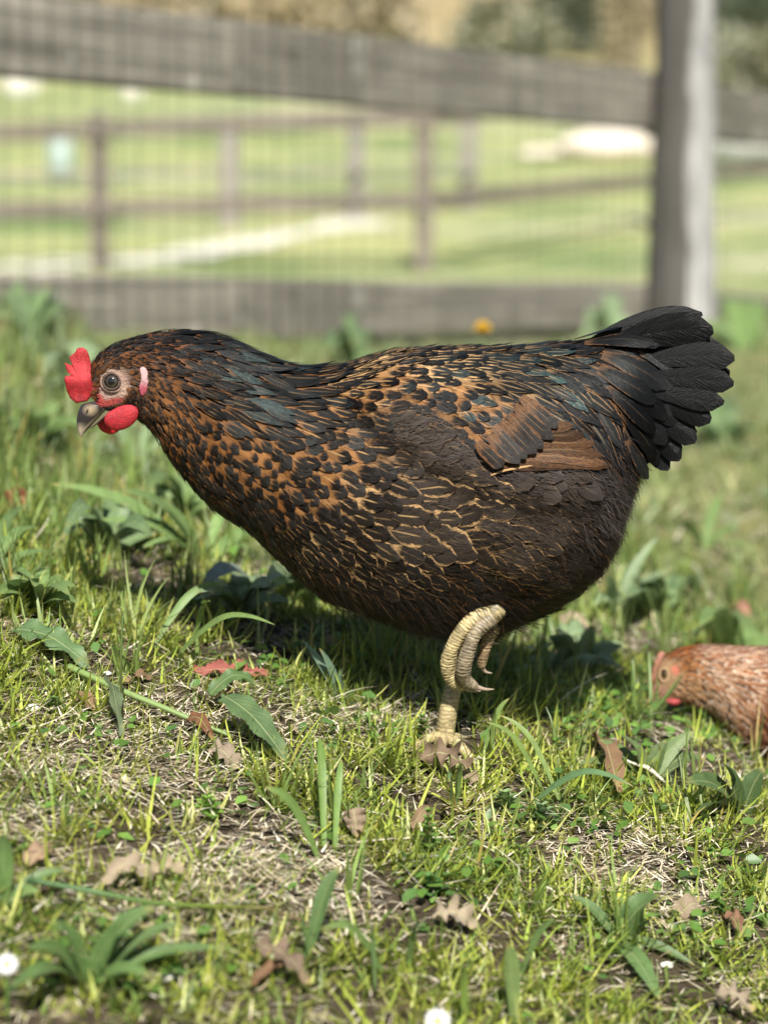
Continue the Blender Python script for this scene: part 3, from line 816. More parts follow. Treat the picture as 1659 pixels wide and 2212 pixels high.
# ---- down: thigh, belly, cape under the shoulder, throat
def fluff(bd, bv, n, cxy, cv, weight_fn, length_fn, parent, name='down', wd=.00022, lift=(.04, .34)):
    p, N, side = sample_surface(bd, n)
    pm = p.copy(); far = side < 0; pm[far, 1] = 2 * bd.y - pm[far, 1]
    P = W2P(pm); val = idw(P, cxy, cv)
    w = weight_fn(P, val)
    k = rng.uniform(0, 1, len(p)) < w
    p, N, P, val = p[k], N[k], P[k], val[k]
    m = len(p)
    a = np.arctan2(val[:, 1], val[:, 0]) + rng.normal(0, .22, m)
    d = np.stack([np.cos(a), np.zeros(m), -np.sin(a)], 1)
    d = nrm(d - N * (d * N).sum(1, keepdims=True))
    L = length_fn(P, val) * bd.px * rng.uniform(.5, 1.25, m)
    base = val[:, 4:7] * 1.15; tan = val[:, 7:10]
    mixk = (rng.uniform(0, 1, m) < .16)[:, None] * rng.uniform(.2, .8, (m, 1))
    c = (base * (1 - mixk) + tan * mixk * .7) * rng.uniform(.5, 1.3, (m, 1))
    root = p + N * (rng.uniform(.000, .0035, m))[:, None]
    V, Q, C = strands(root, N, d, L, np.full(m, wd) * rng.uniform(.6, 1.3, m), c, rng.uniform(*lift, m), 3, .35)
    return obj(name, mesh_quads(name, V, Q, {'Col': C}), M_HAIR, parent, 'stuff')
fluff(body, BV, 60000, CXY, CV, lambda P, v: np.clip(v[:, 16] * 1.15, .0, 1) * (~hen_skip(P)), lambda P, v: np.clip(v[:, 2] * .6, 8, 34), HEN)

def frays(P, v):       # loose barbs breaking the feather edges; fine bristles over the head
    return .14 + .55 * blob(P, 270, 790, 70, 60) + .10 * blob(P, 380, 860, 120, 110)
fluff(body, BV, 34000, CXY, CV, lambda P, v: np.clip(frays(P, v), 0, .95) * (~in_poly(P, FACE)) * (~in_poly(P, COMBROOT)), lambda P, v: np.clip(v[:, 2] * .42, 7, 26), HEN, 'loose_barbs', .00016)
fluff(body, BV, 30000, CXY, CV, lambda P, v: np.where(in_poly(P, FACE), .22 * (np.hypot(P[:, 0] - 242, P[:, 1] - 824) > 25), 0), lambda P, v: np.full(len(P), 7.0), HEN, 'face_bristles', .00012)
def belly(P, v):       # loose tufts along the lower edge of the belly and behind the thigh
    e = np.clip((P[:, 1] - (1255 + .0 * P[:, 0])) / 60, 0, 1) * (P[:, 0] > 600) * (P[:, 0] < 1120)
    r = blob(P, 1330, 1140, 60, 140)
    return np.clip(e * .8 + r, 0, .9)
fluff(body, BV, 34000, CXY, CV, belly, lambda P, v: np.where(P[:, 0] < 1150, 52.0 * (.35 + 1.1 * hash_noise(P[:, 0] / 26., P[:, 1] / 60., 5)), 36.0 * (.4 + hash_noise(P[:, 0] / 30., P[:, 1] / 22., 8))), HEN, wd=.00034, lift=(.12, .95))
# ---- feathered thighs that carry the two legs
def thigh(side, ax, ay, bx, by, h0, h1, dy):
    A = np.array([ax, ay], float); B = np.array([bx, by], float); t = (B - A) / np.linalg.norm(B - A); nv = np.array([-t[1], t[0]])
    sec = []
    for f in np.linspace(0, 1, 7):
        h = h0 + (h1 - h0) * f ** .8; c = A + (B - A) * f
        if f == 1: h *= .55
        a_, b_ = c + nv * h, c - nv * h
        sec.append((*a_, *b_, h * .72))
    bd = Body(sec, HEN_Y + dy); bv = bd.bvh(); V, Q, cap = bd.mesh(40, 40)
    o = obj('thigh', mesh_any('thigh', V, [tuple(int(i) for i in q) for q in Q] + [tuple(int(i) for i in c[:3]) for c in cap], {'Col': np.tile((.03, .022, .018), (len(V), 1))}), M_SKIN, HEN)
    q = plume(bd, bv, 2500, CXY, CV, lambda P: np.zeros(len(P), bool), .5)
    lay_feathers(bd, bv, q[5], *q[:5], o, 0, 'feather', 'plumage')
    fluff(bd, bv, 9000, CXY, CV, lambda P, v: np.full(len(P), .8), lambda P, v: np.full(len(P), 30.0), o, wd=.00026)
thigh(1, 1215, 1170, 1094, 1300, 92, 36, -.026)
thigh(-1, 1110, 1230, 1012, 1372, 88, 36, .024)
# ---- comb
comb_o = z1([(318, 490), (305, 420), (290, 380), (265, 362), (238, 358), (212, 368), (203, 390), (190, 402), (166, 420), (150, 436), (184, 462), (186, 478), (196, 496), (150, 490), (114, 474), (128, 520), (140, 548), (170, 560), (158, 572), (120, 580), (114, 598), (126, 640), (132, 690), (158, 748), (208, 786), (250, 776), (290, 770), (318, 730), (328, 640)])
inflate(smooth_poly(comb_o, 116, True), z1([(235, 600)])[0], .0030, 'comb', M_FLESH, HEN, HEN_Y, (.36, .020, .026), rings=(1.0, .95, .86, .72, .55, .35, .15, 0), tilt=lambda p: -.002 + .0016 * math.sin(p[1] * .09), coltip=lambda p, c: c * (.72 + .6 * float(hash_noise(p[0] * .35, p[1] * .16, 6))) * (1 - .55 * np.clip((p[1] - 852) / 18, 0, 1)) + np.array([.03, .0, .0]))
# ---- wattles
wat = smooth_poly(z1([(432, 905), (450, 862), (500, 828), (560, 800), (622, 790), (676, 808), (694, 850), (674, 910), (622, 960), (552, 986), (492, 980), (446, 946)]), 48)
inflate(wat, wat.mean(0), .0030, 'wattle', M_FLESH, HEN, HEN_Y, (.37, .016, .024), coltip=lambda p, c: c * (.68 + .66 * float(hash_noise(p[0] * .5, p[1] * .22, 7))), tilt=lambda p: -.0125 + .0015 * (p[1] - 890) / 30)
wat2 = smooth_poly(z1([(362, 925), (400, 880), (470, 850), (540, 850), (560, 930), (525, 1000), (462, 1022), (400, 1000), (372, 965)]), 40)
inflate(wat2, wat2.mean(0), .0028, 'wattle', M_FLESH, HEN, HEN_Y + .012, (.50, .014, .02), tilt=lambda p: .0)
# ---- beak
def loft_part(name, T, B, hw, ymid, mat, parent, colfn, n=26, nphi=20, yo=0.0):
    bd = Body([(*t, *b, h) for t, b, h in zip(T, B, hw)], ymid)
    V, Q, cap = bd.mesh(n, nphi); V[:, 1] += yo
    P = W2P(V)
    return obj(name, mesh_any(name, V, [tuple(int(i) for i in q) for q in Q] + [tuple(int(i) for i in c[:3]) for c in cap], {'Col': np.array([colfn(q) for q in P])}), mat, parent)
def beak_col(q):
    x, y = (q[0] - 108.2) / .2826, (q[1] - 649.2) / .2826
    c = np.array([.026, .022, .022])
    k = np.clip(1.3 - math.hypot((x - 312) / 55, (y - 838) / 42), 0, 1); c = c * (1 - k) + np.array([.30, .235, .155]) * k
    k = np.clip(1 - abs((x - 235) - (1000 - y) * -.1) / 60, 0, 1) * np.clip((y - 925) / 60, 0, 1); c = c * (1 - k) + np.array([.34, .28, .2]) * k
    edge = (y - 838) - (430 - x) * .95; k = np.clip(1 - abs(edge + 14) / 16, 0, 1) * .8; c = c * (1 - k) + np.array([.28, .22, .15]) * k
    k = np.clip(1.6 - 1.6 * math.hypot(((x - 286) + (y - 850) * .35) / 13, ((y - 850) - (x - 286) * .35) / 34), 0, 1); c = c * (1 - k) + np.array([.02, .016, .018]) * k
    return c
bt = z1([(330, 772), (285, 780), (240, 800), (218, 850), (207, 905), (208, 960), (222, 1015), (238, 1042)])
bb = z1([(430, 838), (400, 868), (372, 898), (345, 925), (318, 955), (292, 985), (262, 1018), (243, 1044)])
loft_part('upper_beak', bt, bb, [17, 18, 16.5, 14, 11, 8, 4.5, .8], HEN_Y, M_HORN, HEN, beak_col, 90, 72)
lt = z1([(455, 840), (420, 858), (385, 890), (352, 924), (322, 955), (304, 972)])
lb = z1([(470, 882), (430, 896), (395, 922), (362, 948), (330, 970), (308, 980)])
loft_part('lower_beak', lt, lb, [13, 13, 11, 9, 6, 1], HEN_Y, M_HORN, HEN, lambda q: np.array([.13, .10, .075]), 20, 16)
# ---- eye, lids, ear lobes (both sides)
def surf_y(x, y):
    loc, nr_, _, dist = BV.ray_cast(Vector(CAM), Vector(ray(x, y)))
    return np.array(loc), np.array(nr_)
for side in (1, -1):
    loc, n_ = surf_y(242.5, 824)
    n_ = nrm(n_ * .4 + np.array([-.10, -1, .05]))
    if side < 0: loc = loc * [1, -1, 1] + [0, 2 * HEN_Y, 0]; n_ = n_ * [1, -1, 1]
    R = .0066
    c0 = loc - n_ * (R * .62)
    a_ = nrm(np.cross(n_, [0, 0, 1])); b_ = np.cross(n_, a_)
    V = []; C = []
    for i in range(29):
        th = (i / 28) * math.pi * .62
        for j in range(28):
            f = 2 * math.pi * j / 28
            V.append(c0 + R * (n_ * math.cos(th) + (a_ * math.cos(f) + b_ * math.sin(f)) * math.sin(th)))
            rr = R * math.sin(th) / .0053
            if th > 1.2: rr = 2
            C.append((.003, .003, .003) if rr < .44 else (.040, .030, .023) if rr < .80 else (.018, .013, .011) if rr < .98 else (.03, .02, .018))
    fc = [tuple(int(x) for x in q) for q in grid_quads(29, 28, True)]
    eye = obj('eye', mesh_any('eye', V, fc, {'Col': np.array(C)}), M_EYE, HEN)
    for kk, (rr, th, cc, off) in enumerate([(.0058, .0008, (.08, .055, .042), .0014), (.0075, .0008, (.30, .20, .155), .0002)]):
        ang = np.linspace(0, 2 * math.pi, 41)
        pts = np.array([loc - n_ * .0006 + n_ * off + (a_ * math.cos(t) * 1.04 + b_ * math.sin(t) * (.93 if math.sin(t) * b_[2] > 0 else .97)) * rr * (1 + .03 * math.sin(3 * t + kk)) for t in ang])
        V, fc, ta, an = tube(pts, th, th, 8, cap=False, up=n_)
        obj('eyelid', mesh_any('eyelid', V, fc, {'Col': np.tile(cc, (len(V), 1))}), M_SKIN, HEN)
    loc, n_ = surf_y(311, 822)
    yo = loc[1] - .0014 if side > 0 else 2 * HEN_Y - loc[1] + .0014
    ear = smooth_poly(z1([(690, 520), (722, 508), (748, 545), (756, 620), (748, 680), (716, 730), (694, 715), (684, 660), (698, 600)]), 40)
    inflate(ear, ear.mean(0), .0013, 'ear_lobe', M_FLESH, HEN, yo, (.46, .29, .29), coltip=lambda p, c: c * (1 - np.clip((p[1] - 820) / 18, 0, 1)) + np.array([.36, .06, .09]) * np.clip((p[1] - 820) / 18, 0, 1))

# ---- legs
YEL = (.42, .34, .17); YEG = (.17, .135, .08); GRY = (.27, .22, .14); GRG = (.09, .07, .05)
def W(x, y, dy=0.0): return P2W(x, y, HEN_Y + dy)
legf = scaly('leg', [W(1020, 1330, .012), W(1003, 1400, .010), W(985, 1455, .0), W(975, 1500, -.006), W(966, 1548, -.008), W(961, 1580, -.008), W(959, 1600, -.008)], [.0100, .0080, .0068, .0071, .0077, .0081, .0088], HEN, YEL, YEG, .0030, nseg=22, amp=.05)
gY = HEN_Y + .012
def on_ground(x, y, h=.004): return gpt(x, y, h)
g0 = W(959, 1594, -.008)
for (x1, y1, xm, ym, r) in [(893, 1616, 925, 1596, .0042), (938, 1652, 948, 1612, .0044), (1018, 1640, 990, 1612, .0042)]:
    tip = on_ground(x1, y1, .003); mid = (g0 + tip) / 2 + np.array([0, 0, .003])
    toe = scaly('toe', [g0, mid, tip], [r * 1.35, r * 1.1, r * .8], legf, YEL, YEG, .0024)
    dd = nrm(tip - mid)
    V, fc, ta, an = tube(spline([tip - dd * .001, tip + dd * .006, tip + dd * .011 - [0, 0, .004]], 8), np.linspace(.0022, .0003, 8), nseg=8)
    obj('claw', mesh_any('claw', V, fc, {'Col': np.tile((.22, .17, .12), (len(V), 1))}), M_HORN, legf)
back = on_ground(1002, 1606, .003)
scaly('toe', [g0 + [.003, .004, 0], (g0 + back) / 2 + [0, .008, .001], back + [.004, .016, .003]], [.0042, .0036, .003], legf, YEL, YEG, .0024)
# spiky side scales low on the shank (worn scutes seen in profile)
legn = scaly('leg', [W(1110, 1282, -.006), W(1092, 1300, -.022), W(1072, 1316, -.032), W(1054, 1334, -.034), W(1036, 1345, -.034)], [.0075, .0078, .0088, .0082, .0070], HEN, YEL, YEG, .0030, nseg=22, amp=.06)
toes = [
    ([(1056, 1326, -0.035), (1026, 1338, -0.037), (1001, 1360, -0.037), (978, 1396, -0.035), (968, 1430, -0.031), (970, 1456, -0.028), (982, 1474, -0.026), (1000, 1486, -0.024)], [.0086, .0072, .0062, .0058, .0064, .0060, .0054, .0036], (.46, .375, .19), (.19, .145, .08)),
    ([(1060, 1336, -0.037), (1040, 1352, -0.041), (1022, 1378, -0.042), (1009, 1412, -0.041), (1001, 1444, -0.038), (1003, 1464, -0.034), (1014, 1477, -0.031), (1028, 1484, -0.029)], [.0074, .0064, .0054, .0060, .0062, .0052, .0052, .0034], GRY, GRG),
    ([(1064, 1346, -0.027), (1056, 1368, -0.027), (1050, 1392, -0.025), (1042, 1420, -0.023), (1040, 1440, -0.021)], [.0058, .0052, .0048, .0044, .0034], (.30, .21, .12), (.09, .065, .04)),
    ([(1066, 1344, -0.021), (1068, 1362, -0.017), (1060, 1378, -0.015)], [.005, .0042, .0034], (.42, .32, .17), (.14, .10, .06)),
]
for pts, rad, ch, cl in toes:
    pw = [W(*q) for q in pts]
    scaly('toe', pw, rad, legn, ch, cl, .0021, amp=.13)
    d = nrm(pw[-1] - pw[-2])
    tp = pw[-1]
    V, fc, ta, an = tube(spline([tp - d * .001, tp + d * .004 + [.003, 0, .0], tp + d * .006 + [.008, 0, .0008]], 8), np.linspace(.0021, .0003, 8), nseg=8)
    obj('claw', mesh_any('claw', V, fc, {'Col': np.tile((.30, .23, .17), (len(V), 1))}), M_HORN, legn)
# ------------------------------------------------------------------ near fence: grey rails, post, green wire mesh
def board(name, p0, p1, h0, h1, thick, mat, parent, nrmv, n=26, wob=.004, seed=0):
    """weathered board from p0 to p1 (bottom edge points), heights h0, h1; local x runs along it"""
    p0 = np.asarray(p0, float); p1 = np.asarray(p1, float); L = np.linalg.norm(p1 - p0); e = (p1 - p0) / L
    V = []; prof = [(-.5, 0.06), (-.42, 0), (.42, 0), (.5, .06), (.5, .94), (.42, 1), (-.42, 1), (-.5, .94)]
    for i in range(n + 1):
        f = i / n; h = h0 + (h1 - h0) * f
        s1 = (hash_noise(f * 9 + seed, seed * 3.3, 2) - .5) * wob * 2; s2 = (hash_noise(f * 9 + seed + 31, seed * 1.3, 2) - .5) * wob * 2
        for (a, z) in prof:
            V.append(p0 + e * L * f + nrmv * thick * a + np.array([0, 0, z * h + (s1 if z < .5 else s2)]))
    V = np.array(V)
    fc = [tuple(int(x) for x in q) for q in grid_quads(n + 1, 8, True)] + [tuple(range(7, -1, -1)), tuple(n * 8 + k for k in range(8))]
    # local frame so that the grain follows the board
    R = np.stack([e, np.cross([0, 0, 1.0], e), np.array([0, 0, 1.0])], 0); R[1] = nrm(R[1]); R[2] = np.cross(R[0], R[1])
    c = (p0 + p1) / 2
    me = mesh_any(name, (V - c) @ R.T, fc)
    bm = bmesh.new(); bm.from_mesh(me); bmesh.ops.recalc_face_normals(bm, faces=bm.faces); bm.to_mesh(me); bm.free()
    o = obj(name, me, mat, parent, smooth=False)
    M = Matrix(((*R[:, 0], c[0]), (*R[:, 1], c[1]), (*R[:, 2], c[2]), (0, 0, 0, 1)))
    if parent is not None: o.matrix_parent_inverse = Matrix.Translation(-parent.location)
    o.matrix_basis = M
    return o

FA = np.array([-.586, 3.34]); FC = np.array([.586, 5.04]); FE = (FC - FA) / np.linalg.norm(FC - FA); FN = np.array([FE[1], -FE[0]])
def fl(s, off=0.0): return FA + FE * s + FN * off
SC = np.linalg.norm(FC - FA)
def lerp_s(a, c, s): return a + (c - a) * s / SC
zt = lambda y, x, d: P2W(x, y, d)[2]
tb0, tt0, tb1, tt1 = zt(158, 0, 3.34), zt(-24, 0, 3.34), zt(277, 1380, 5.04), zt(150, 1380, 5.04)
bt0, bt1 = zt(594, 0, 3.34), zt(613, 1380, 5.04)
fence = thing('wooden_fence', 'weathered grey rail fence with green wire mesh behind the black hen', 'fence', [*fl(SC + .18), gz(*fl(SC + .18))])
N3 = np.array([*FN, 0])
sP = SC + .095                      # where the post stands
def rail(name, s0, s1, zb, h, off, mat=M_RAIL, seed=0, **k):
    a = np.array([*fl(s0, off), lerp_s(zb[0], zb[1], s0)]); b = np.array([*fl(s1, off), lerp_s(zb[0], zb[1], s1)])
    return board(name, a, b, lerp_s(h[0], h[1], s0), lerp_s(h[0], h[1], s1), .035, mat, fence, N3, seed=seed, **k)
rail('rail', -1.4, sP - .005, (tb0, tb1), (tt0 - tb0, tt1 - tb1), -.03, seed=1.7)
rail('rail', sP + .005, sP + 2.4, (tb0 - .012, tb1 - .012), (tt0 - tb0, tt1 - tb1), -.03, seed=4.1)
rail('rail', -1.4, sP - .005, (bt0 - .108, bt1 - .100), (.108, .100), -.03, seed=7.9)
rail('rail', sP + .005, sP + 2.4, (bt0 - .11, bt1 - .12), (.1, .1), -.03, seed=9.3)
# low kick board under the bottom rail
rail('kick_board', -1.4, sP - .02, (bt0 - .215, bt1 - .20), (.1, .096), -.045, M_GREYW, seed=12.2)
# post: tapered, slightly out of true, chamfered
pc = np.array([*fl(sP, .055)]); pzb = gz(pc[0], pc[1]) - .1; ph = 1.5
V = []; ns = 30
for i in range(ns + 1):
    f = i / ns; w = .071 + .004 * math.sin(f * 9) - .004 * f + (.008 * max(0, 1 - f * 5))
    for k in range(12):
        a = 2 * math.pi * k / 12 + .3
        r_ = w * (1.0 + .07 * math.cos(4 * a)) * (1 + .09 * (hash_noise(k * 1.7, f * 7, 8) - .5))
        V.append((r_ * math.cos(a) + .010 * (f - .3), r_ * math.sin(a), f * ph))
fc = [tuple(int(x) for x in q) for q in grid_quads(ns + 1, 12, True)] + [tuple(ns * 12 + k for k in range(12))]
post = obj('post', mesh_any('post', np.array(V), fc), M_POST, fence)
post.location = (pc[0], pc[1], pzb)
# mesh wires: one shared upright, one shared strand
def wire_mesh(name, p0, p1, r, nseg=10, wob=.0015, seed=1):
    f = np.linspace(0, 1, nseg + 1)[:, None]; P = np.asarray(p0) * (1 - f) + np.asarray(p1) * f
    P = P + np.stack([hash_noise(f[:, 0] * 7 + seed, f[:, 0] * 0 + 3, 3) - .5, hash_noise(f[:, 0] * 7 + seed, f[:, 0] * 0 + 9, 3) - .5, 0 * f[:, 0]], 1) * wob * 2
    V, fcs, _, _ = tube(P, r, r, 6, up=[1, .3, .1])
    return mesh_any(name, V, fcs)
wu = wire_mesh('wire', (0, 0, 0), (0, 0, .86), .0008)
s = -1.25; k = 0
while s < sP + 2.2:
    o = bpy.data.objects.new('wire', wu); COL.objects.link(o)
    if not len(wu.materials): wu.materials.append(M_WIRE); wu.polygons.foreach_set('use_smooth', np.ones(len(wu.polygons), bool))
    o.parent = fence; o.matrix_parent_inverse = Matrix.Translation(-fence.location)
    off = .02 if abs(s - sP) > .12 else .128
    x, y = fl(s, off)
    o.location = (x, y, gz(x, y) + .01); o.rotation_euler = (rng.normal(0, .008), rng.normal(0, .012), rng.uniform(0, 6))
    s += .052
for kz in range(9):
    a = np.array([*fl(-1.3, .018), 0]); b = np.array([*fl(sP + 2.2, .018), 0])
    z0 = gz(*a[:2]) + .02 + kz * .102; z1_ = gz(*b[:2]) + .02 + kz * .102
    obj('wire', wire_mesh('wire', [*a[:2], z0], [*b[:2], z1_], .0007, 40, .006, kz * 3.1), M_WIRE, fence)

# ------------------------------------------------------------------ paddock fence (brown) and the grey posts beyond
def far_post(par, x, y, ztop, w, mat, name='post'):
    zb = gz(x, y) - .15; V = []
    for i in range(9):
        f = i / 8
        for kx, ky in ((-1, -1), (1, -1), (1, 1), (-1, 1)):
            V.append((x + kx * w * (1 + .04 * math.sin(i * 2)), y + ky * w, zb + (ztop - zb) * f))
    fc = [tuple(int(q) for q in r) for r in grid_quads(9, 4, True)] + [(32, 33, 34, 35)]
    return obj(name, mesh_any(name, np.array(V), fc), mat, par, smooth=False)
pf = thing('paddock_fence', 'brown post and rail fence across the bright meadow beyond the wire mesh', 'fence', [.214, 11.8, gz(.214, 11.8)])
posts = []
for (px_, d, yt) in [(-330, 11.9, 250), (220, 11.8, 246), (915, 11.8, 236), (1420, 14.2, 150), (1800, 16.4, 120)]:
    X = (px_ - 829.5) / F * d; far_post(pf, X, d, P2W(px_, yt, d)[2], .048, M_BROWN); posts.append((px_, X, d))
for (a, b, ya, yb) in [(0, 1, 460, 454), (1, 2, 452, 434), (2, 3, 434, 386), (3, 4, 386, 350), (0, 1, 300, 283), (1, 2, 281, 254), (2, 3, 254, 190)]:
    (xa, Xa, da), (xb, Xb, db) = posts[a], posts[b]
    za, zb = P2W(xa, ya, da)[2], P2W(xb, yb, db)[2]
    e2 = nrm(np.array([Xb - Xa, db - da, 0])); n2 = np.array([e2[1], -e2[0], 0])
    board('rail', np.array([Xa, da, za - .045]) + n2 * .07 + e2 * .01, np.array([Xb, db, zb - .045]) + n2 * .07 - e2 * .01, .09, .09, .035, M_BROWN, pf, n2, n=8, seed=a * 3.3 + ya)
gf = thing('grey_fence', 'old grey posts with one thin rail standing behind the brown paddock fence', 'fence', [-1.0, 14.3, gz(-1.0, 14.3)])
gp = []
for (px_, d, yt) in [(-60, 14.6, 285), (500, 14.3, 268), (770, 15.0, 250), (1010, 15.6, 240)]:
    X = (px_ - 829.5) / F * d; far_post(gf, X, d, P2W(px_, yt, d)[2], .058, M_GREYW); gp.append((px_, X, d))
for a in range(3):
    (xa, Xa, da), (xb, Xb, db) = gp[a], gp[a + 1]
    za, zb = P2W(xa, 384, da)[2], P2W(xb, 372, db)[2]
    e2 = nrm(np.array([Xb - Xa, db - da, 0])); n2 = np.array([e2[1], -e2[0], 0])
    board('rail', np.array([Xa, da, za - .02]) + n2 * .08 + e2 * .01, np.array([Xb, db, zb - .02]) + n2 * .08 - e2 * .01, .045, .045, .03, M_GREYW, gf, n2, n=6, seed=a + .4)
# ------------------------------------------------------------------ grass, straw and weeds
def blades(root, az, L, Wd, lean, bend, cb, ct, seg=4, fold=0.0):
    """ribbons of grass; lean = starting angle from the vertical, bend = extra angle gained along the blade"""
    n = len(root); V = np.zeros((n, seg + 1, 2, 3)); C = np.ones((n, seg + 1, 2, 4))
    h = np.stack([np.cos(az), np.sin(az), 0 * az], 1); tw = rng.normal(0, .5, n)
    s = np.stack([-np.sin(az + tw), np.cos(az + tw), 0 * az], 1)
    p = root.copy()
    for k in range(seg + 1):
        f = k / seg
        th = lean + bend * f ** 1.3
        wk = (Wd * (1 - f ** 1.8 * .93) * min(1, .65 + f * 1.5))[:, None] / 2
        V[:, k, 0] = p - s * wk; V[:, k, 1] = p + s * wk
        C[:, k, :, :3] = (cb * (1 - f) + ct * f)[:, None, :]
        t = h * np.sin(th)[:, None]; t[:, 2] = np.cos(th)
        p = p + t * (L / seg)[:, None]
    base = np.arange(n)[:, None] * (2 * (seg + 1))
    q = np.array([[2 * k, 2 * k + 1, 2 * k + 3, 2 * k + 2] for k in range(seg)])
    return V.reshape(-1, 3), (base[:, :, None] + q[None]).reshape(-1, 4), C.reshape(-1, 4)
def scatter(n, y0, y1, xw=.6, pad=.1):
    """random ground points inside the view, even per square metre"""
    Y = np.sqrt(rng.uniform(y0 ** 2, y1 ** 2, n)); X = rng.uniform(-1, 1, n) * (Y * .178 + pad)
    return np.stack([X, Y, gz(X, Y)], 1)
def pick(cols, n, j=.3):
    c = np.asarray(cols)[rng.integers(0, len(cols), n)]
    return c * rng.uniform(1 - j, 1 + j, (n, 1))
def gmask(P, spots):
    m = np.zeros(len(P))
    for (x, y, rx, ry) in spots:
        m = np.maximum(m, np.clip(1.5 - np.hypot((P[:, 0] - x) / rx, (P[:, 1] - y) / ry), 0, 1))
    return m
BARE = [(330, 1560, 230, 80), (560, 1880, 190, 90), (360, 1690, 240, 60), (90, 1640, 150, 60), (1330, 1850, 150, 80), (660, 1960, 160, 70), (80, 1400, 120, 40), (820, 1560, 160, 40), (1440, 1960, 120, 60), (60, 1790, 130, 50), (640, 1580, 120, 60), (300, 1990, 120, 50), (1050, 1770, 70, 50)]
LUSH = [(180, 1800, 140, 70), (720, 1710, 160, 80), (420, 1830, 150, 60), (60, 1320, 200, 90), (250, 1360, 160, 70), (1000, 1830, 150, 90), (1180, 1980, 170, 120), (650, 1830, 80, 60), (200, 1520, 100, 40), (1130, 1640, 140, 110), (1500, 1750, 170, 110), (700, 1480, 90, 50)]
SHADE = [(480, 1320, 170, 60), (640, 1400, 150, 45), (350, 1250, 90, 40)]
CLEAR = [(1430, 1600, 90, 60), (1540, 1650, 110, 50), (955, 1622, 52, 36)]
YG = [(.33, .40, .055), (.41, .46, .08), (.25, .33, .05), (.46, .48, .15)]
MG = [(.15, .23, .055), (.18, .26, .07), (.12, .20, .055), (.21, .28, .09)]
BGN = [(.16, .24, .13), (.20, .28, .16), (.12, .19, .10)]
PALE = [(.34, .38, .17), (.42, .42, .22), (.28, .33, .14), (.24, .30, .15)]
ST = [(.70, .62, .45), (.76, .69, .53), (.60, .50, .34), (.40, .31, .20), (.80, .75, .63)]
UPW = math.pi / 2
def grass_patch(n, y0, y1, name, label, cols, Lr, Wr, lean, bend, keep, seg=4, clump=None, mat=None, pad=.1):
    R = scatter(n, y0, y1, pad=pad); P = W2P(R)
    if clump:
        c = hash_noise(R[:, 0] * clump, R[:, 1] * clump, 17)
        k = rng.uniform(0, 1, n) < keep(P, R) * np.clip((c - .30) * 3.2, .04, 1)
    else: k = rng.uniform(0, 1, n) < keep(P, R)
    R = R[k]; m = len(R)
    az = rng.uniform(0, 2 * math.pi, m)
    L = rng.uniform(*Lr, m) * np.where(rng.uniform(0, 1, m) < .12, 1.5, 1); Wd = rng.uniform(*Wr, m)
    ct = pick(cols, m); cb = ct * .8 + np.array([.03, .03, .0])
    V, Q, C = blades(R - [0, 0, .002], az, L, Wd, np.abs(rng.normal(lean, .30, m)), rng.normal(bend, .45, m), cb, ct, seg)
    o = obj(name, mesh_quads(name, V, Q, {'Col': C}), mat or M_BLADE, kind='stuff'); tag(o, label, 'grass')
    return o
# short sunlit turf near the hen
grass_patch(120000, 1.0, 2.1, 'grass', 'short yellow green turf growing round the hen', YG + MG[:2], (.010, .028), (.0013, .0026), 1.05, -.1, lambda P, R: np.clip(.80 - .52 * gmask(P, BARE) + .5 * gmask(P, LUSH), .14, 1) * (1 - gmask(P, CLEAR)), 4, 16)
# tufts that fan out from one point
def tufts(n, y0, y1, per, Lr, Wr, cols, keep, name, label, spread=.005, lean=1.0, mat=None):
    R = scatter(n, y0, y1); P = W2P(R); R = R[rng.uniform(0, 1, n) < keep(P, R)]
    per_n = rng.integers(per[0], per[1], len(R)); idx = np.repeat(np.arange(len(R)), per_n); m = len(idx)
    rt = R[idx] + np.stack([rng.normal(0, spread, m), rng.normal(0, spread, m), np.zeros(m)], 1); rt[:, 2] = gz(rt[:, 0], rt[:, 1]) - .002
    tone = rng.uniform(.7, 1.25, len(R))[idx][:, None]; hue = pick(cols, len(R), .1)[idx]
    ct = hue * tone * rng.uniform(.8, 1.2, (m, 1)); ct = np.where(rng.uniform(0, 1, (m, 1)) < .05, np.array([[.42, .33, .10]]), ct)
    sc = rng.uniform(.6, 1.15, len(R))[idx]
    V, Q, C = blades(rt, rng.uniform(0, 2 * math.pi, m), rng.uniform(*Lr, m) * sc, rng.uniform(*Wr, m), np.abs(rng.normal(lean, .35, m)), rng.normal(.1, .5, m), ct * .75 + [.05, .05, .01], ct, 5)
    o = obj(name, mesh_quads(name, V, Q, {'Col': C}), mat or M_BLADE, kind='stuff'); tag(o, label, 'grass')
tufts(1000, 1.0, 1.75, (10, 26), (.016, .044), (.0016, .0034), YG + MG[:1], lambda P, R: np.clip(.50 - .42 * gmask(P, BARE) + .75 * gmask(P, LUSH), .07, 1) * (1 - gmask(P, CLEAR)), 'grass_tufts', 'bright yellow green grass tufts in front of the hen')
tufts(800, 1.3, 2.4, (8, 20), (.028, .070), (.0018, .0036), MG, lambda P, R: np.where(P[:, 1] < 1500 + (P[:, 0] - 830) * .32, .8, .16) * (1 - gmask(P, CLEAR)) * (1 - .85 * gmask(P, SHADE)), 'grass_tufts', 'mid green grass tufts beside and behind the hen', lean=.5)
tufts(1500, 2.0, 4.6, (8, 18), (.022, .05), (.0024, .005), MG + BGN + PALE, lambda P, R: np.clip(1.2 - (R[:, 1] - 2) * .35, .15, 1), 'grass_tufts', 'blurred green grass tufts on the slope up to the fence', .012)
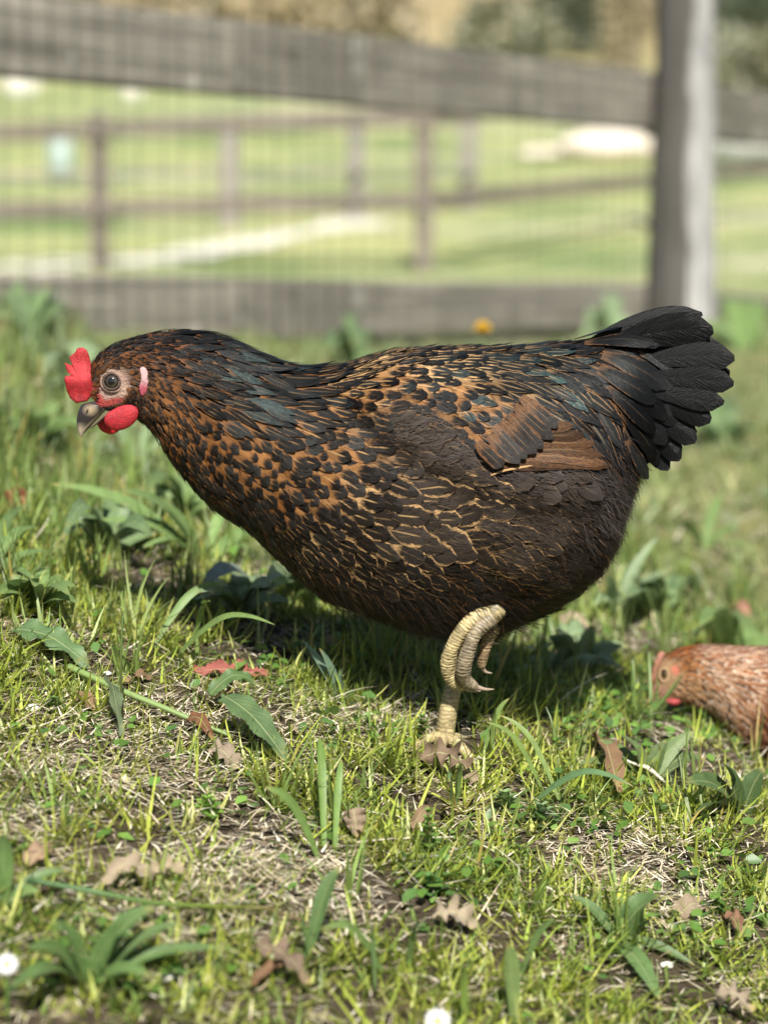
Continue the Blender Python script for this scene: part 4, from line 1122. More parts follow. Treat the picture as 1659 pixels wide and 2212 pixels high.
grass_patch(52000, 1.9, 5.6, 'grass', 'soft green turf between the hen and the rail fence', MG + PALE + PALE + BGN, (.014, .032), (.002, .004), .7, .6, lambda P, R: np.full(len(P), .85), 3, 5)
tufts(900, 2.0, 3.3, (8, 16), (.035, .085), (.0024, .0048), MG + BGN + PALE[:2], lambda P, R: np.clip(gmask(P, [(70, 780, 150, 120), (20, 950, 120, 120)]), 0, 1), 'grass_tufts', 'tall green grass on the bank at the left edge below the rail', .01, lean=.45)
# straw and dead stalks lying flat
def litter(n, y0, y1, Lr, Wr, cols, keep, name, label, lift=.004):
    R = scatter(n, y0, y1); P = W2P(R); R = R[rng.uniform(0, 1, n) < keep(P, R)]; m = len(R)
    R[:, 2] += np.abs(rng.normal(0, lift, m)); az = rng.uniform(0, 2 * math.pi, m)
    V, Q, C = blades(R, az, rng.uniform(*Lr, m), rng.uniform(*Wr, m), rng.normal(1.48, .16, m), rng.normal(0.12, .35, m), pick(cols, m, .25), pick(cols, m, .25), 4)
    o = obj(name, mesh_quads(name, V, Q, {'Col': C}), M_STRAW, kind='stuff'); tag(o, label, 'straw')
litter(80000, 1.0, 2.0, (.006, .020), (.0007, .0017), ST, lambda P, R: np.clip(.20 + .9 * gmask(P, BARE), 0, 1), 'straw', 'pale dry straw and dead grass lying on bare soil')
litter(3000, .95, 2.2, (.025, .06), (.0008, .0016), ST, lambda P, R: np.clip(.25 + .6 * gmask(P, BARE), 0, 1), 'straw', 'long dry stalks scattered over the turf', .006)
litter(14000, 1.9, 5, (.015, .05), (.0016, .003), ST, lambda P, R: np.full(len(P), .5), 'straw', 'dry stalks in the grass behind the hen')
# low leafy ground cover: tiny round leaves
def cover(n, y0, y1, keep, cols, size, name, label):
    R = scatter(n, y0, y1); P = W2P(R); R = R[rng.uniform(0, 1, n) < keep(P, R)]; m = len(R)
    R[:, 2] += rng.uniform(.003, .016, m)
    a = rng.uniform(0, 2 * math.pi, m); nr_ = nrm(np.stack([rng.normal(0, .45, m), rng.normal(-.2, .45, m), np.ones(m)], 1))
    t = nrm(np.cross(nr_, np.stack([np.cos(a), np.sin(a), 0 * a], 1))); b = np.cross(nr_, t); s = (size * rng.uniform(.6, 1.5, m))[:, None]
    ring = [(-1, 0), (-.55, .55), (.25, .68), (.95, .22), (.95, -.22), (.25, -.68), (-.55, -.55)]
    V = np.stack([R + t * s * x + b * s * y + nr_ * s * (.25 * abs(y)) for x, y in ring], 1).reshape(-1, 3)
    base = np.arange(m)[:, None] * 7
    Q = np.concatenate([base + np.array([0, 1, 2, 3]), base + np.array([0, 3, 4, 5]), base + np.array([0, 5, 6, 6])[[0, 1, 2, 2]]], 0)
    Q = np.concatenate([base + np.array([0, 1, 2, 3]), base + np.array([0, 3, 4, 5])], 0)
    o = obj(name, mesh_quads(name, V, Q, {'Col': np.repeat(np.concatenate([pick(cols, m), np.ones((m, 1))], 1), 7, 0)}), M_BLADE, kind='stuff'); tag(o, label, 'ground cover')
COVER = [(1560, 1960, 130, 120), (1000, 1900, 110, 80), (1250, 1780, 160, 60), (760, 1600, 90, 40), (250, 2080, 200, 90), (200, 1600, 60, 40), (1100, 1820, 60, 60), (500, 1760, 60, 50), (720, 1420, 80, 40), (1350, 1560, 160, 80), (560, 1480, 90, 30)]
cover(9000, .95, 2.0, lambda P, R: np.clip(.05 + .9 * gmask(P, COVER), 0, 1), [(.10, .20, .035), (.14, .25, .05), (.08, .16, .04)], .0042, 'ground_cover', 'small round weed leaves creeping through the turf')

# ------------------------------------------------------------------ single leaves
def leaf_geo(spine, width, normal, prof, cols=5, fold=.15, wave=0.0, serr=0.0, curl=0.0, seed=0.0):
    """a leaf along spine points; prof(v) half width share"""
    P = np.asarray(spine, float); n = len(P); T = nrm(np.gradient(P, axis=0)); V = []; uvw = []
    us = np.linspace(-1, 1, cols)
    for i in range(n):
        v = i / (n - 1); nn = np.asarray(normal, float); nn = nrm(nn - T[i] * (nn @ T[i])); b = np.cross(nn, T[i])
        for u in us:
            w = width / 2 * prof(v) * (1 + serr * ((i % 2) * 2 - 1) * (abs(u) > .9))
            z = fold * abs(u) * w + wave * width * math.sin(v * 21 + (1 if u > 0 else 2.2) + seed) * abs(u) ** 2 + curl * w * u * u
            V.append(P[i] + b * w * u + nn * z); uvw.append((u * .5 + .5, v, .5, 1))
    return np.array(V), grid_quads(n, cols), np.array(uvw)
lance = lambda v: max(.03, math.sin(math.pi * min(1, v ** .8 * 1.0)) ** .8) if v > .05 else .12
def ovate(v): return .10 if v < .06 else max(.02, math.sin(math.pi * (.06 + .94 * v) ** .75) ** .7)
def strapl(v): return max(.02, min(1, .5 + 1.2 * v) * (1 - max(0, (v - .45) / .55) ** 2.2))
def oakp(v): return max(.04, (math.sin(math.pi * min(1, v * .97 + .02)) ** .6) * (.62 + .38 * math.cos(v * 26 + .6)))
def raggedp(v): return max(.05, (math.sin(math.pi * min(1, v * .96 + .02)) ** .5) * (.85 + .15 * math.cos(v * 31)))
def put_leaf(name, base, tip, wpx, col, mat, prof, parent=None, hb=.002, ht=.01, arch=.3, n=14, cols=5, face=(0, -.45, 1), kw=None, scale_d=None, b_fix=None):
    """leaf from the picked base to the picked tip, both standing at given heights over the soil"""
    b = (gpt(*base, hb) if b_fix is None else np.array(b_fix) + [rng.normal(0, .003), rng.normal(0, .003), hb]); t = gpt(*tip, ht) if scale_d is None else P2W(tip[0], tip[1], b[1] + scale_d)
    L = np.linalg.norm(t - b); m = (b + t) / 2 + np.array([0, -.0, arch * L])
    sp_ = spline([b, b * .3 + m * .7 * 1 + t * 0 if False else (b + m) / 2 + [0, 0, arch * L * .18], m, (m + t) / 2 + [0, 0, arch * L * .18], t], n)
    w = wpx * (b[1] + t[1]) / 2 / F
    kw = kw or {}
    V, Q, U = leaf_geo(sp_, w, face, prof, cols, **kw)
    c = np.asarray(col, float); C = np.tile([*c, 1], (len(V), 1)); C[:, :3] *= rng.uniform(.85, 1.15)
    o = obj(name, mesh_quads(name, V, Q, {'Col': C, 'uvw': U}), mat, parent)
    return o
# fallen brown leaves, each its own thing
DEADS = [  # base, tip, width, colour, profile, label, heights, arch, face
    ((905, 1640), (1010, 1660), 84, (0.185, 0.129, 0.085), oakp, 'brown lobed oak leaf lying over the toes of the standing foot', .013, .016, .22, (0, -.75, .8)),
    ((985, 1672), (1035, 1690), 46, (0.222, 0.172, 0.118), raggedp, 'pale brown leaf scrap just right below the oak leaf on the foot', .006, .008, .1, (.2, -.6, 1)),
    ((452, 1618), (512, 1660), 56, (0.266, 0.211, 0.155), raggedp, 'dusty pink dead leaf beside the big serrated leaf', .006, .005, .2, (.1, -.6, 1)),
    ((402, 1554), (462, 1600), 30, (0.148, 0.066, 0.033), lance, 'narrow reddish brown curled leaf on bare straw', .010, .006, .3, (-.4, -.6, 1)),
    ((762, 1745), (772, 1810), 50, (0.252, 0.187, 0.133), ovate, 'small pinkish brown leaf standing among yellow green blades', .020, .004, .1, (.1, -1, .35)),
    ((890, 1795), (930, 1745), 26, (0.222, 0.148, 0.089), ovate, 'small upright orange brown leaf by the tall weed stem', .006, .016, .2, (.3, -1, .4)),
    ((935, 1980), (1028, 2000), 66, (0.296, 0.242, 0.170), oakp, 'pale lobed oak leaf in the grass right of the bottom centre', .014, .012, .2, (.0, -.9, .7)),
    ((225, 1910), (330, 1900), 50, (0.266, 0.211, 0.148), raggedp, 'grey brown crumpled leaf left of the long green stem', .010, .010, .35, (0, -.8, 1)),
    ((320, 1895), (410, 1900), 44, (0.311, 0.250, 0.163), oakp, 'tan crumpled leaf right beside the grey brown one', .010, .008, .3, (.1, -.8, 1)),
    ((545, 2045), (672, 2125), 70, (0.148, 0.105, 0.074), oakp, 'dark brown pointed leaf near the bottom left of centre', .022, .012, .2, (.35, -.7, .9)),
    ((1285, 1600), (1335, 1712), 60, (0.200, 0.121, 0.067), raggedp, 'russet leaf tucked under long grass blades right of the foot', .010, .014, .15, (.4, -.7, .8)),
    ((1460, 1985), (1530, 1965), 52, (0.252, 0.195, 0.133), ovate, 'brown leaf on soil behind the tall ribbed leaf', .004, .006, .25, (0, -.7, 1)),
    ((1565, 1985), (1600, 2020), 38, (0.222, 0.117, 0.074), ovate, 'reddish leaf near the right edge by the clover', .006, .006, .3, (.2, -.7, 1)),
    ((1545, 2150), (1625, 2185), 56, (0.266, 0.211, 0.155), oakp, 'pale lobed leaf in the bottom right corner', .016, .012, .25, (0, -.8, .9)),
    ((165, 1510), (205, 1535), 36, (0.192, 0.117, 0.067), raggedp, 'small brown scrap of leaf beside the cut green stem', .005, .004, .3, (0, -.7, 1)),
    ((20, 1090), (66, 1082), 52, (0.148, 0.058, 0.026), ovate, 'blurred rust brown leaf at the left edge behind the head', .015, .02, .2, (0, -1, .5)),
    ((330, 1470), (268, 1475), 30, (0.163, 0.101, 0.059), raggedp, 'thin dry brown leaf under the grass clump', .004, .006, .2, (0, -.7, 1)),
    ((1210, 1345), (1275, 1352), 30, (0.355, 0.281, 0.192), ovate, 'pale blurred leaf in the shade right of the lifted foot', .012, .012, .2, (0, -1, .7)),
    ((690, 1395), (742, 1402), 30, (0.266, 0.203, 0.133), raggedp, 'small pale leaf under the breast of the hen', .010, .010, .3, (0, -1, .8)),
    ((1585, 1310), (1620, 1345), 26, (0.296, 0.140, 0.104), ovate, 'blurred pinkish leaf in the grass above the brown hen', .02, .02, .2, (0, -1, .6)),
    ((540, 2130), (640, 2085), 24, (0.148, 0.078, 0.044), ovate, 'thin dark red leaf at the bottom beside the brown one', .008, .012, .2, (0, -.7, 1)),
    ((60, 1870), (120, 1840), 46, (0.252, 0.172, 0.111), ovate, 'buff leaf lying in the straw at the left edge', .006, .006, .2, (0, -.8, 1)),
]
for (b, t, w, c, pr_, lab, hb, ht, ar, fc_) in DEADS:
    o = put_leaf('fallen_leaf', b, t, w, c, M_DEAD, pr_, None, hb, ht, ar, 26, 7, fc_, dict(fold=rng.uniform(.05, .3), wave=rng.uniform(.08, .2), curl=rng.uniform(-.3, .5), seed=rng.uniform(0, 6)))
    tag(o, lab, 'leaf', 'fallen brown leaves in the grass')
# red withered leaf
o = put_leaf('red_leaf', (418, 1450), (582, 1462), 42, (.27, .085, .07), M_DEAD, raggedp, None, .007, .005, .06, 34, 9, (0, -.8, 1), dict(fold=.2, wave=.22, curl=.2, serr=.16)); tag(o, 'withered red leaf crumpled on the turf under the breast', 'leaf')
# big serrated green leaves
def dock(base, tip, w, col, lab, hb, ht, arch, face, serr=.06, wave=.05):
    o = put_leaf('green_leaf', base, tip, w, col, M_LEAF, ovate, None, hb, ht, arch, 40, 9, face, dict(fold=.10, wave=wave, serr=serr, seed=rng.uniform(0, 5))); tag(o, lab, 'leaf', 'torn green leaves lying on the soil')
dock((480, 1500), (622, 1645), 84, (.10, .165, .065), 'big serrated dark green leaf slanting down left of the foot', .030, .010, .10, (.55, -.55, .9))
dock((28, 1358), (200, 1445), 70, (.09, .155, .06), 'crinkled dark green leaf with pale midrib at the left edge', .012, .012, .12, (.25, -.55, 1), .08, .12)
dock((230, 1475), (262, 1590), 44, (.11, .15, .075), 'folded dull green leaf curling over bare straw', .020, .008, .25, (.8, -.6, .5), .05, .1)
dock((545, 1255), (440, 1262), 52, (.20, .25, .20), 'pale grey green leaf lying in the shadow of the breast', .020, .026, .15, (0, -.9, .9), 0, .02)
dock((450, 1505), (560, 1480), 36, (.09, .16, .05), 'small green leaf beside the top of the big serrated leaf', .012, .020, .3, (0, -.7, 1), .08, .1)
# rosettes of ribbed lance leaves (plantain): thing with leaf parts
def put_leaf_at(name, b0, base, tip, w, *a):
    # the tip stands over the ground close to the plant, never far behind it
    t = gpt(tip[0], tip[1], a[5])
    if t[1] > b0[1] * 1.12 or t[1] < b0[1] * .85:
        return put_leaf(name, base, tip, w, *a, scale_d=float(np.clip(t[1] - b0[1], -.10 * b0[1], .06 * b0[1])), b_fix=b0)
    return put_leaf(name, base, tip, w, *a)
def gat(x, d):
    X = (x - 829.5) / F * d
    return np.array([X, d, gz(X, d)])
def rosette(name, lab, base, tips, col, mat=M_RIB, prof=lance, group='leafy plants in the turf', hb=.0, arch=.12, cols=5):
    if len(base) == 3:              # a plant at a known distance
        b = gat(base[0], base[2]); q_ = W2P(b); dy = q_[1] - base[1]
        tips = [(x, y + dy, w, h) for x, y, w, h in tips]; base = (base[0], q_[1])
    else: b = gpt(*base, 0)
    root = thing(name, lab, 'plant', b, group)
    for (tx, ty, w, ht) in tips:
        put_leaf_at('leaf', b, (base[0] + rng.uniform(-5, 5), base[1] + rng.uniform(-3, 3)), (tx, ty), w, np.asarray(col) * rng.uniform(.8, 1.2), mat, prof, root, .0, ht, arch * rng.uniform(.6, 1.5), 16, cols, (rng.normal(0, .3), -.6, .8), dict(fold=.25, wave=.015, seed=rng.uniform(0, 6)))
    return root
PG = (.15, .235, .075); PB = (.21, .29, .15)
rosette('plantain', 'ribbed plantain rosette left of the breast with leaves fanning up', (440, 1215), [(110, 1045, 40, .05), (250, 1060, 34, .06), (330, 1080, 34, .05), (505, 1080, 26, .05), (190, 1130, 34, .03), (560, 1190, 34, .015), (620, 1150, 30, .03), (300, 1190, 30, .02)], PG)
rosette('plantain', 'grey green plantain behind the throat of the hen', (300, 1010), [(230, 890, 26, .05), (420, 920, 24, .05), (345, 870, 24, .06), (180, 960, 26, .03), (440, 1000, 26, .03)], PB)
rosette('plantain', 'plantain at the left edge with dark drooping leaves', (-20, 1240), [(90, 1140, 34, .03), (110, 1190, 30, .02), (60, 1090, 30, .04), (85, 1260, 26, .02)], (.13, .21, .07))
rosette('plantain', 'plantain in the bottom right corner with one tall ribbed leaf', (1330, 2030), [(1425, 1935, 66, .045), (1235, 1935, 26, .02), (1425, 2160, 46, .012), (1500, 2085, 24, .006)], (.12, .205, .07))
rosette('plantain', 'leafy plantain in the bottom left corner, out of focus', (190, 2130), [(335, 1960, 62, .05), (400, 1990, 34, .04), (270, 1990, 50, .05), (120, 1990, 50, .05), (60, 2050, 46, .04), (505, 2050, 30, .02), (330, 2110, 40, .03), (20, 2140, 50, .03)], (.105, .185, .055))
rosette('plantain', 'broad leaved plant at the left edge below the straw', (5, 1960), [(12, 1800, 44, .05), (90, 1925, 30, .02), (-30, 1850, 40, .04), (150, 1880, 26, .02)], (.13, .22, .07))
rosette('plantain', 'pale leaved plant in the shade right of the lifted foot', (1190, 1470), [(1240, 1385, 30, .04), (1130, 1400, 26, .04), (1300, 1420, 28, .03), (1160, 1390, 20, .045), (1360, 1450, 26, .02), (1110, 1450, 24, .02)], PB)
rosette('plantain', 'big dull green plant below the beak of the brown hen', (1400, 1690), [(1290, 1600, 40, .03), (1340, 1590, 40, .04), (1440, 1600, 44, .03), (1520, 1640, 44, .02), (1250, 1650, 36, .015), (1500, 1580, 36, .04)], (.13, .19, .07), M_LEAF, ovate)
rosette('plantain', 'dark leafed plant at the right edge under the brown hen', (1600, 1760), [(1480, 1690, 56, .03), (1560, 1650, 50, .045), (1650, 1660, 50, .04), (1500, 1760, 44, .015)], (.07, .12, .04), M_LEAF, ovate)
rosette('plantain', 'long leaved plant behind the thigh of the hen', (1330, 1330), [(1380, 1200, 26, .06), (1310, 1240, 24, .05), (1450, 1230, 26, .06), (1500, 1300, 26, .03), (1280, 1310, 26, .02), (1420, 1160, 22, .08)], PB)
rosette('plantain', 'plant with pale leaves right of the tail base', (1520, 1190), [(1470, 1080, 22, .06), (1560, 1060, 24, .07), (1600, 1130, 24, .05), (1640, 1190, 22, .03), (1440, 1150, 22, .03)], PG)
rosette('plantain', 'single leaning leaf with stem near the bottom centre', (668, 2070), [(735, 1870, 36, .055), (640, 1960, 14, .04)], (.10, .18, .055), M_RIB, strapl)
rosette('plantain', 'slender blue green leaves in the shade under the belly', (735, 1510), [(690, 1400, 24, .035), (742, 1440, 18, .03), (650, 1380, 18, .03)], (.16, .25, .17))
for k_, (x, y, w_, lab) in enumerate([(90, 960, 150, 'leafy plant left of the beak, well out of focus'), (170, 790, 150, 'leafy clump left of the comb in front of the lower rail'), (60, 720, 170, 'tall leafy clump in the left corner below the lower rail'), (400, 1120, 150, 'grey green plantain just left of the lower neck'),
        (520, 1330, 150, 'plantain in the deep shadow under the breast'), (240, 1190, 160, 'wide plantain with flat leaves at left, level with the breast'), (80, 1320, 130, 'small plantain above the crinkled leaf at the left edge'), (640, 1290, 110, 'plantain tucked under the front of the belly'),
        (1420, 1330, 140, 'grey green plantain right of the thigh'), (1580, 1420, 130, 'plantain in the grass above the back of the brown hen'), (1250, 1450, 150, 'blue green plantain in the shade below the belly'), (1560, 960, 130, 'blurred leafy plant just right of the tail'), (1600, 740, 150, 'leafy plant at the foot of the fence post'), (1320, 720, 110, 'pale leafy tuft left of the fence post foot'), (760, 760, 100, 'bright leafy tuft behind the dip of the neck')]):
    rosette('plantain', lab, (x, y) if y > 800 else (x, y, {170: 2.6, 60: 2.9, 1600: 4.6, 1320: 4.4, 760: 3.6}[x]), [(x + w_ * math.cos(a) * rng.uniform(.6, 1) * .75, y - w_ * (.25 + .55 * math.sin(a)) * rng.uniform(.5, 1), rng.uniform(30, 52) * (1 if y > 1000 else .8), rng.uniform(.012, .05)) for a in np.linspace(.0, 3.1, 16)], (PG, PB, (.13, .20, .085))[k_ % 3])
# small bright weeds: stacked whorls
def weed(base, h, r, lab, col=(.20, .34, .06), whorls=4, tall=0.0):
    b = gpt(*base, 0); px = b[1] / F; root = thing('weed', lab, 'weed', b, 'small bright weeds in the turf')
    H = h * px
    V, fc, _, _ = tube(spline([b - [0, 0, .003], b + [.001, 0, H * .5], b + [0, .0, H * .95]], 8), .0009, nseg=6)
    obj('stem', mesh_any('stem', V, fc, {'Col': np.tile((.16, .14, .06), (len(V), 1))}), M_BLADE, root)
    for w in range(whorls):
        f = w / max(1, whorls - 1); z = H * (tall + (1 - tall) * f); R = r * px * (1 - .62 * f)
        for k in range(4):
            a = k * math.pi / 2 + w * .8 + rng.normal(0, .15); d = np.array([math.cos(a), math.sin(a), 0])
            s0 = b + [0, 0, z * .9]; t = s0 + d * R + np.array([0, 0, R * (.25 + .8 * f)])
            V, Q, U = leaf_geo(spline([s0, (s0 + t) / 2 + [0, 0, R * .15], t], 8), R * .95, (0, 0, 1), ovate, 5, fold=.2, serr=.06, curl=.15)
            c = np.asarray(col) * rng.uniform(.75, 1.2) * (.8 + .35 * f)
            obj('leaf', mesh_quads('leaf', V, Q, {'Col': np.tile([*c, 1], (len(V), 1)), 'uvw': U}), M_LEAF, root)
weed((447, 1765), 36, 40, 'round bright green rosette weed on the straw patch left of centre', (.22, .40, .06))
weed((752, 1420), 34, 24, 'little lime green weed in the shadow under the breast', (.24, .34, .06), 3)
weed((925, 1870), 130, 30, 'tall weed with dark stem and lime tip near bottom centre', (.15, .27, .05), 5, .35)
weed((912, 1605), 60, 26, 'leafy weed with dark stem just left of the standing foot', (.11, .20, .04), 4, .2)
weed((708, 1700), 26, 26, 'small bright weed among the tufts at centre', (.2, .33, .05), 3)
weed((1090, 1760), 40, 50, 'soft hairy weed patch right of the brown leaf, low and wide', (.17, .27, .10), 4)
weed((1170, 1790), 44, 48, 'soft grey green weed beside the bare straw on the right', (.16, .25, .11), 4)
weed((640, 1360), 30, 26, 'small weed on the shadow line below the breast', (.15, .24, .05), 3)
weed((118, 1540), 26, 34, 'green weed below the crinkled leaf at left', (.10, .19, .05), 3)
weed((930, 1935), 34, 50, 'dark clover like weed right of bottom centre', (.08, .19, .05), 3)
weed((420, 1320), 30, 30, 'weed clump left at the edge of the hen shadow', (.14, .25, .05), 3)
weed((545, 1960), 40, 34, 'small lobed weed beside the brown end of the long stem', (.12, .22, .05), 3)
weed((1320, 2075), 34, 38, 'yellow green rosette beside the tall ribbed leaf', (.17, .27, .05), 3)
weed((120, 1760), 26, 30, 'pale green rosette weed at left on the straw', (.2, .29, .09), 3)
# long single blades and stems
def stalk(name, pts, w, col, lab, cat, r=None, group=None, mat=None):
    P = spline([gpt(x, y, h) for x, y, h in pts], 30); wd = w * P[:, 1].mean() / F
    rad = wd / 2 * (np.linspace(1, .6, 30) if r is None else np.interp(np.linspace(0, 1, 30), np.linspace(0, 1, len(r)), r))
    V, fc, ta, an = tube(P, rad, rad * .8, 10)
    c = np.array([np.interp(ta, np.linspace(0, 1, len(col)), [q[k] for q in col]) for k in range(3)]).T
    o = obj(name, mesh_any(name, V, fc, {'Col': c}), mat or M_BLADE); tag(o, lab, cat, group)
stalk('stem', [(150, 1440, .010), (260, 1490, .012), (370, 1535, .011), (500, 1590, .006)], 20, [(.22, .32, .10), (.26, .36, .13), (.2, .3, .1)], 'flat pale green stem lying diagonally across the straw', 'stem')
stalk('stem', [(60, 1900, .016), (200, 1925, .018), (330, 1950, .016), (470, 1958, .012), (560, 1960, .010), (630, 1980, .007), (690, 2004, .005)], 15, [(.07, .15, .06), (.10, .19, .05), (.17, .22, .04), (.16, .12, .05), (.13, .075, .05)], 'long stem turning from green to brown across the lower left', 'stem')
stalk('twig', [(1300, 1632, .014), (1330, 1634, .018), (1370, 1650, .016), (1400, 1660, .015), (1436, 1690, .010)], 11, [(.55, .52, .38), (.6, .58, .45), (.55, .5, .4)], 'bleached white twig curving through the grass at right', 'twig', (1.0, .6, .6, 1.1, .5), mat=M_STRAW)
stalk('twig', [(1000, 2000, .004), (870, 1865, .006), (960, 1845, .010), (1060, 1800, .010)], 6, [(.22, .2, .18), (.26, .24, .2)], 'thin grey twig beside the tall weed at bottom centre', 'twig', mat=M_STRAW)
stalk('stem', [(265, 1560, .0), (262, 1440, .045), (266, 1330, .08)], 9, [(.14, .13, .04), (.12, .17, .05), (.11, .18, .05)], 'upright brown and green stem in the left grass clump', 'stem')
stalk('stem', [(770, 1820, .008), (850, 1812, .010), (980, 1808, .012)], 6, [(.5, .45, .34), (.55, .5, .4)], 'thin pale straw stem lying level below the pinkish leaf', 'stem', mat=M_STRAW)
def big_blade(base, tip, w, col, lab, ht=.05, arch=.2, face=(.3, -.8, .5)):
    o = put_leaf('grass_blade', base, tip, w, col, M_RIB, strapl, None, .0, ht, arch, 18, 3, face, dict(fold=.35)); tag(o, lab, 'grass blade', 'long single grass blades')
for a in [((700, 1840), (690, 1590), 20, (.14, .24, .05), 'tall upright blade left of centre'), ((985, 1745), (995, 1650), 20, (.17, .27, .08), 'pointed pale blade rising just below the foot'), ((975, 1745), (968, 1690), 15, (.16, .26, .09), 'shorter pale blade paired with the pointed one below the foot'),
          ((690, 1860), (570, 1700), 22, (.15, .25, .06), 'arching blade that bends over to the left of centre'), ((722, 1850), (738, 1640), 17, (.15, .25, .06), 'straight blade right of the arching one'), ((1145, 1740), (1370, 1700), 16, (.10, .19, .08), 'long blue green blade arching right over the bare patch'),
          ((1000, 2212), (1000, 2085), 20, (.2, .3, .06), 'thick light blade at the bottom edge right of the daisy'), ((1110, 2212), (1095, 2040), 40, (.17, .25, .08), 'broad ribbed blade at the bottom edge'), ((830, 2110), (690, 2010), 18, (.13, .21, .06), 'dark blade leaning left near the bottom'),
          ((1180, 1730), (1050, 1560), 13, (.19, .28, .07), 'thin blade leaning left beside the standing foot'), ((1215, 1750), (1080, 1545), 13, (.2, .29, .08), 'second thin blade leaning left beside the standing foot'), ((1040, 1640), (1100, 1508), 12, (.2, .3, .08), 'cut blade standing right of the foot'),
          ((1060, 1640), (1070, 1525), 12, (.21, .3, .08), 'cut blade with pale top right of the foot'), ((1120, 2120), (1200, 1985), 16, (.12, .2, .06), 'blade leaning right near the bottom right leaf'), ((330, 1400), (490, 1260), 18, (.15, .24, .08), 'cut blade leaning right into the hen shadow'),
          ((420, 1390), (455, 1300), 14, (.17, .27, .07), 'cut blade standing at the shadow edge'), ((380, 1420), (595, 1350), 14, (.16, .25, .07), 'low blade reaching right across the shadow edge'), ((880, 2100), (905, 1990), 18, (.12, .2, .06), 'dark blade beside the pale oak leaf'), ((810, 2140), (800, 2000), 13, (.15, .24, .09), 'grey green blade left of the pale oak leaf')]:
    big_blade(*a)
# flowers and pale pebbles
M_PETAL = make_vcol_mat('petal', .5, .3, .1, 300, transl=.2, var=.1)
def daisy(x, y, rpx, lab, h=.02):
    c = gpt(x, y, h); px = c[1] / F; root = thing('daisy', lab, 'flower', [c[0], c[1], gz(c[0], c[1])], 'white flowers')
    V, fc, _, _ = tube(spline([[c[0], c[1], gz(c[0], c[1]) - .003], c - [0, .001, h * .4], c], 6), .0009, nseg=6); obj('stem', mesh_any('stem', V, fc, {'Col': np.tile((.12, .2, .05), (len(V), 1))}), M_BLADE, root)
    nn = nrm(np.array([.1, -.75, .7])); a_ = nrm(np.cross(nn, [0, 0, 1])); b_ = np.cross(nn, a_)
    for k in range(22):
        an = 2 * math.pi * k / 22; d = a_ * math.cos(an) + b_ * math.sin(an)
        V, Q, U = leaf_geo(spline([c + d * rpx * px * .25, c + d * rpx * px * .65 + nn * .001, c + d * rpx * px + nn * .002 * (k % 2)], 6), rpx * px * .22, nn, strapl, 3)
        obj('petal', mesh_quads('petal', V, Q, {'Col': np.tile((.60, .60, .60, 1), (len(V), 1))}), M_PETAL, root)
    bm = bmesh.new(); bmesh.ops.create_icosphere(bm, subdivisions=2, radius=rpx * px * .3)
    for v in bm.verts: v.co = Vector(c + nn * .001) + Vector(v.co)
    me = bpy.data.meshes.new('flower_centre'); bm.to_mesh(me); n_ = len(bm.verts); bm.free()
    at = me.attributes.new('Col', 'FLOAT_COLOR', 'POINT'); at.data.foreach_set('color', np.tile((.60, .54, .28, 1), n_).astype(np.float32)); obj('flower_centre', me, M_PETAL, root)
daisy(945, 2206, 31, 'white daisy cut by the bottom edge of the picture', .03)
daisy(16, 2084, 27, 'blurred white daisy at the left edge near the bottom', .03)
def dandelion(x, y, rpx, d, lab):
    c = P2W(x, y, d); px = d / F; g = np.array([c[0], c[1], gz(c[0], c[1])]); root = thing('dandelion', lab, 'flower', g)
    V, fc, _, _ = tube(spline([g - [0, 0, .003], (g + c) / 2 + [.003, 0, 0], c], 8), .0018, nseg=6); obj('stem', mesh_any('stem', V, fc, {'Col': np.tile((.14, .2, .06), (len(V), 1))}), M_BLADE, root)
    for ring in range(4):
        for k in range(18):
            an = 2 * math.pi * k / 18 + ring * .2; el = .2 + ring * .35; R = rpx * px
            d_ = np.array([math.cos(an) * math.cos(el), math.sin(an) * math.cos(el), math.sin(el)])
            V, Q, U = leaf_geo(spline([c, c + d_ * R * .6, c + d_ * R], 5), R * .3, (0, -.3, 1), strapl, 3)
            obj('petal', mesh_quads('petal', V, Q, {'Col': np.tile((.80, .55, .02, 1), (len(V), 1))}), M_PETAL, root)
dandelion(1042, 716, 23, 2.9, 'yellow dandelion rising behind the back of the black hen')
M_PEB = mat_plain('white pebble', (.72, .70, .66), .7, .12, 200, .2)
for (x, y, r_, lab) in [(264, 1988, 18, 'white pebble beside the green plant at lower left'), (70, 1530, 13, 'small white pebble on the straw at left'), (480, 1858, 9, 'tiny white pebble in the dry straw at centre left'), (232, 1455, 8, 'tiny pale pebble near the cut stem'), (362, 2110, 14, 'small pale stone among the bottom left leaves'), (1440, 2085, 12, 'pale stone chip near the brown leaf at lower right')]:
    b = gpt(x, y, .002); R = r_ * b[1] / F
    bm = bmesh.new(); bmesh.ops.create_icosphere(bm, subdivisions=2, radius=R)
    for v in bm.verts: v.co = Vector((v.co.x * 1.2, v.co.y, v.co.z * .75)) * (1 + .3 * (random.random() - .5))
    me = bpy.data.meshes.new('pebble'); bm.to_mesh(me); bm.free(); o = obj('pebble', me, M_PEB); o.location = b; tag(o, lab, 'pebble', 'pale pebbles')
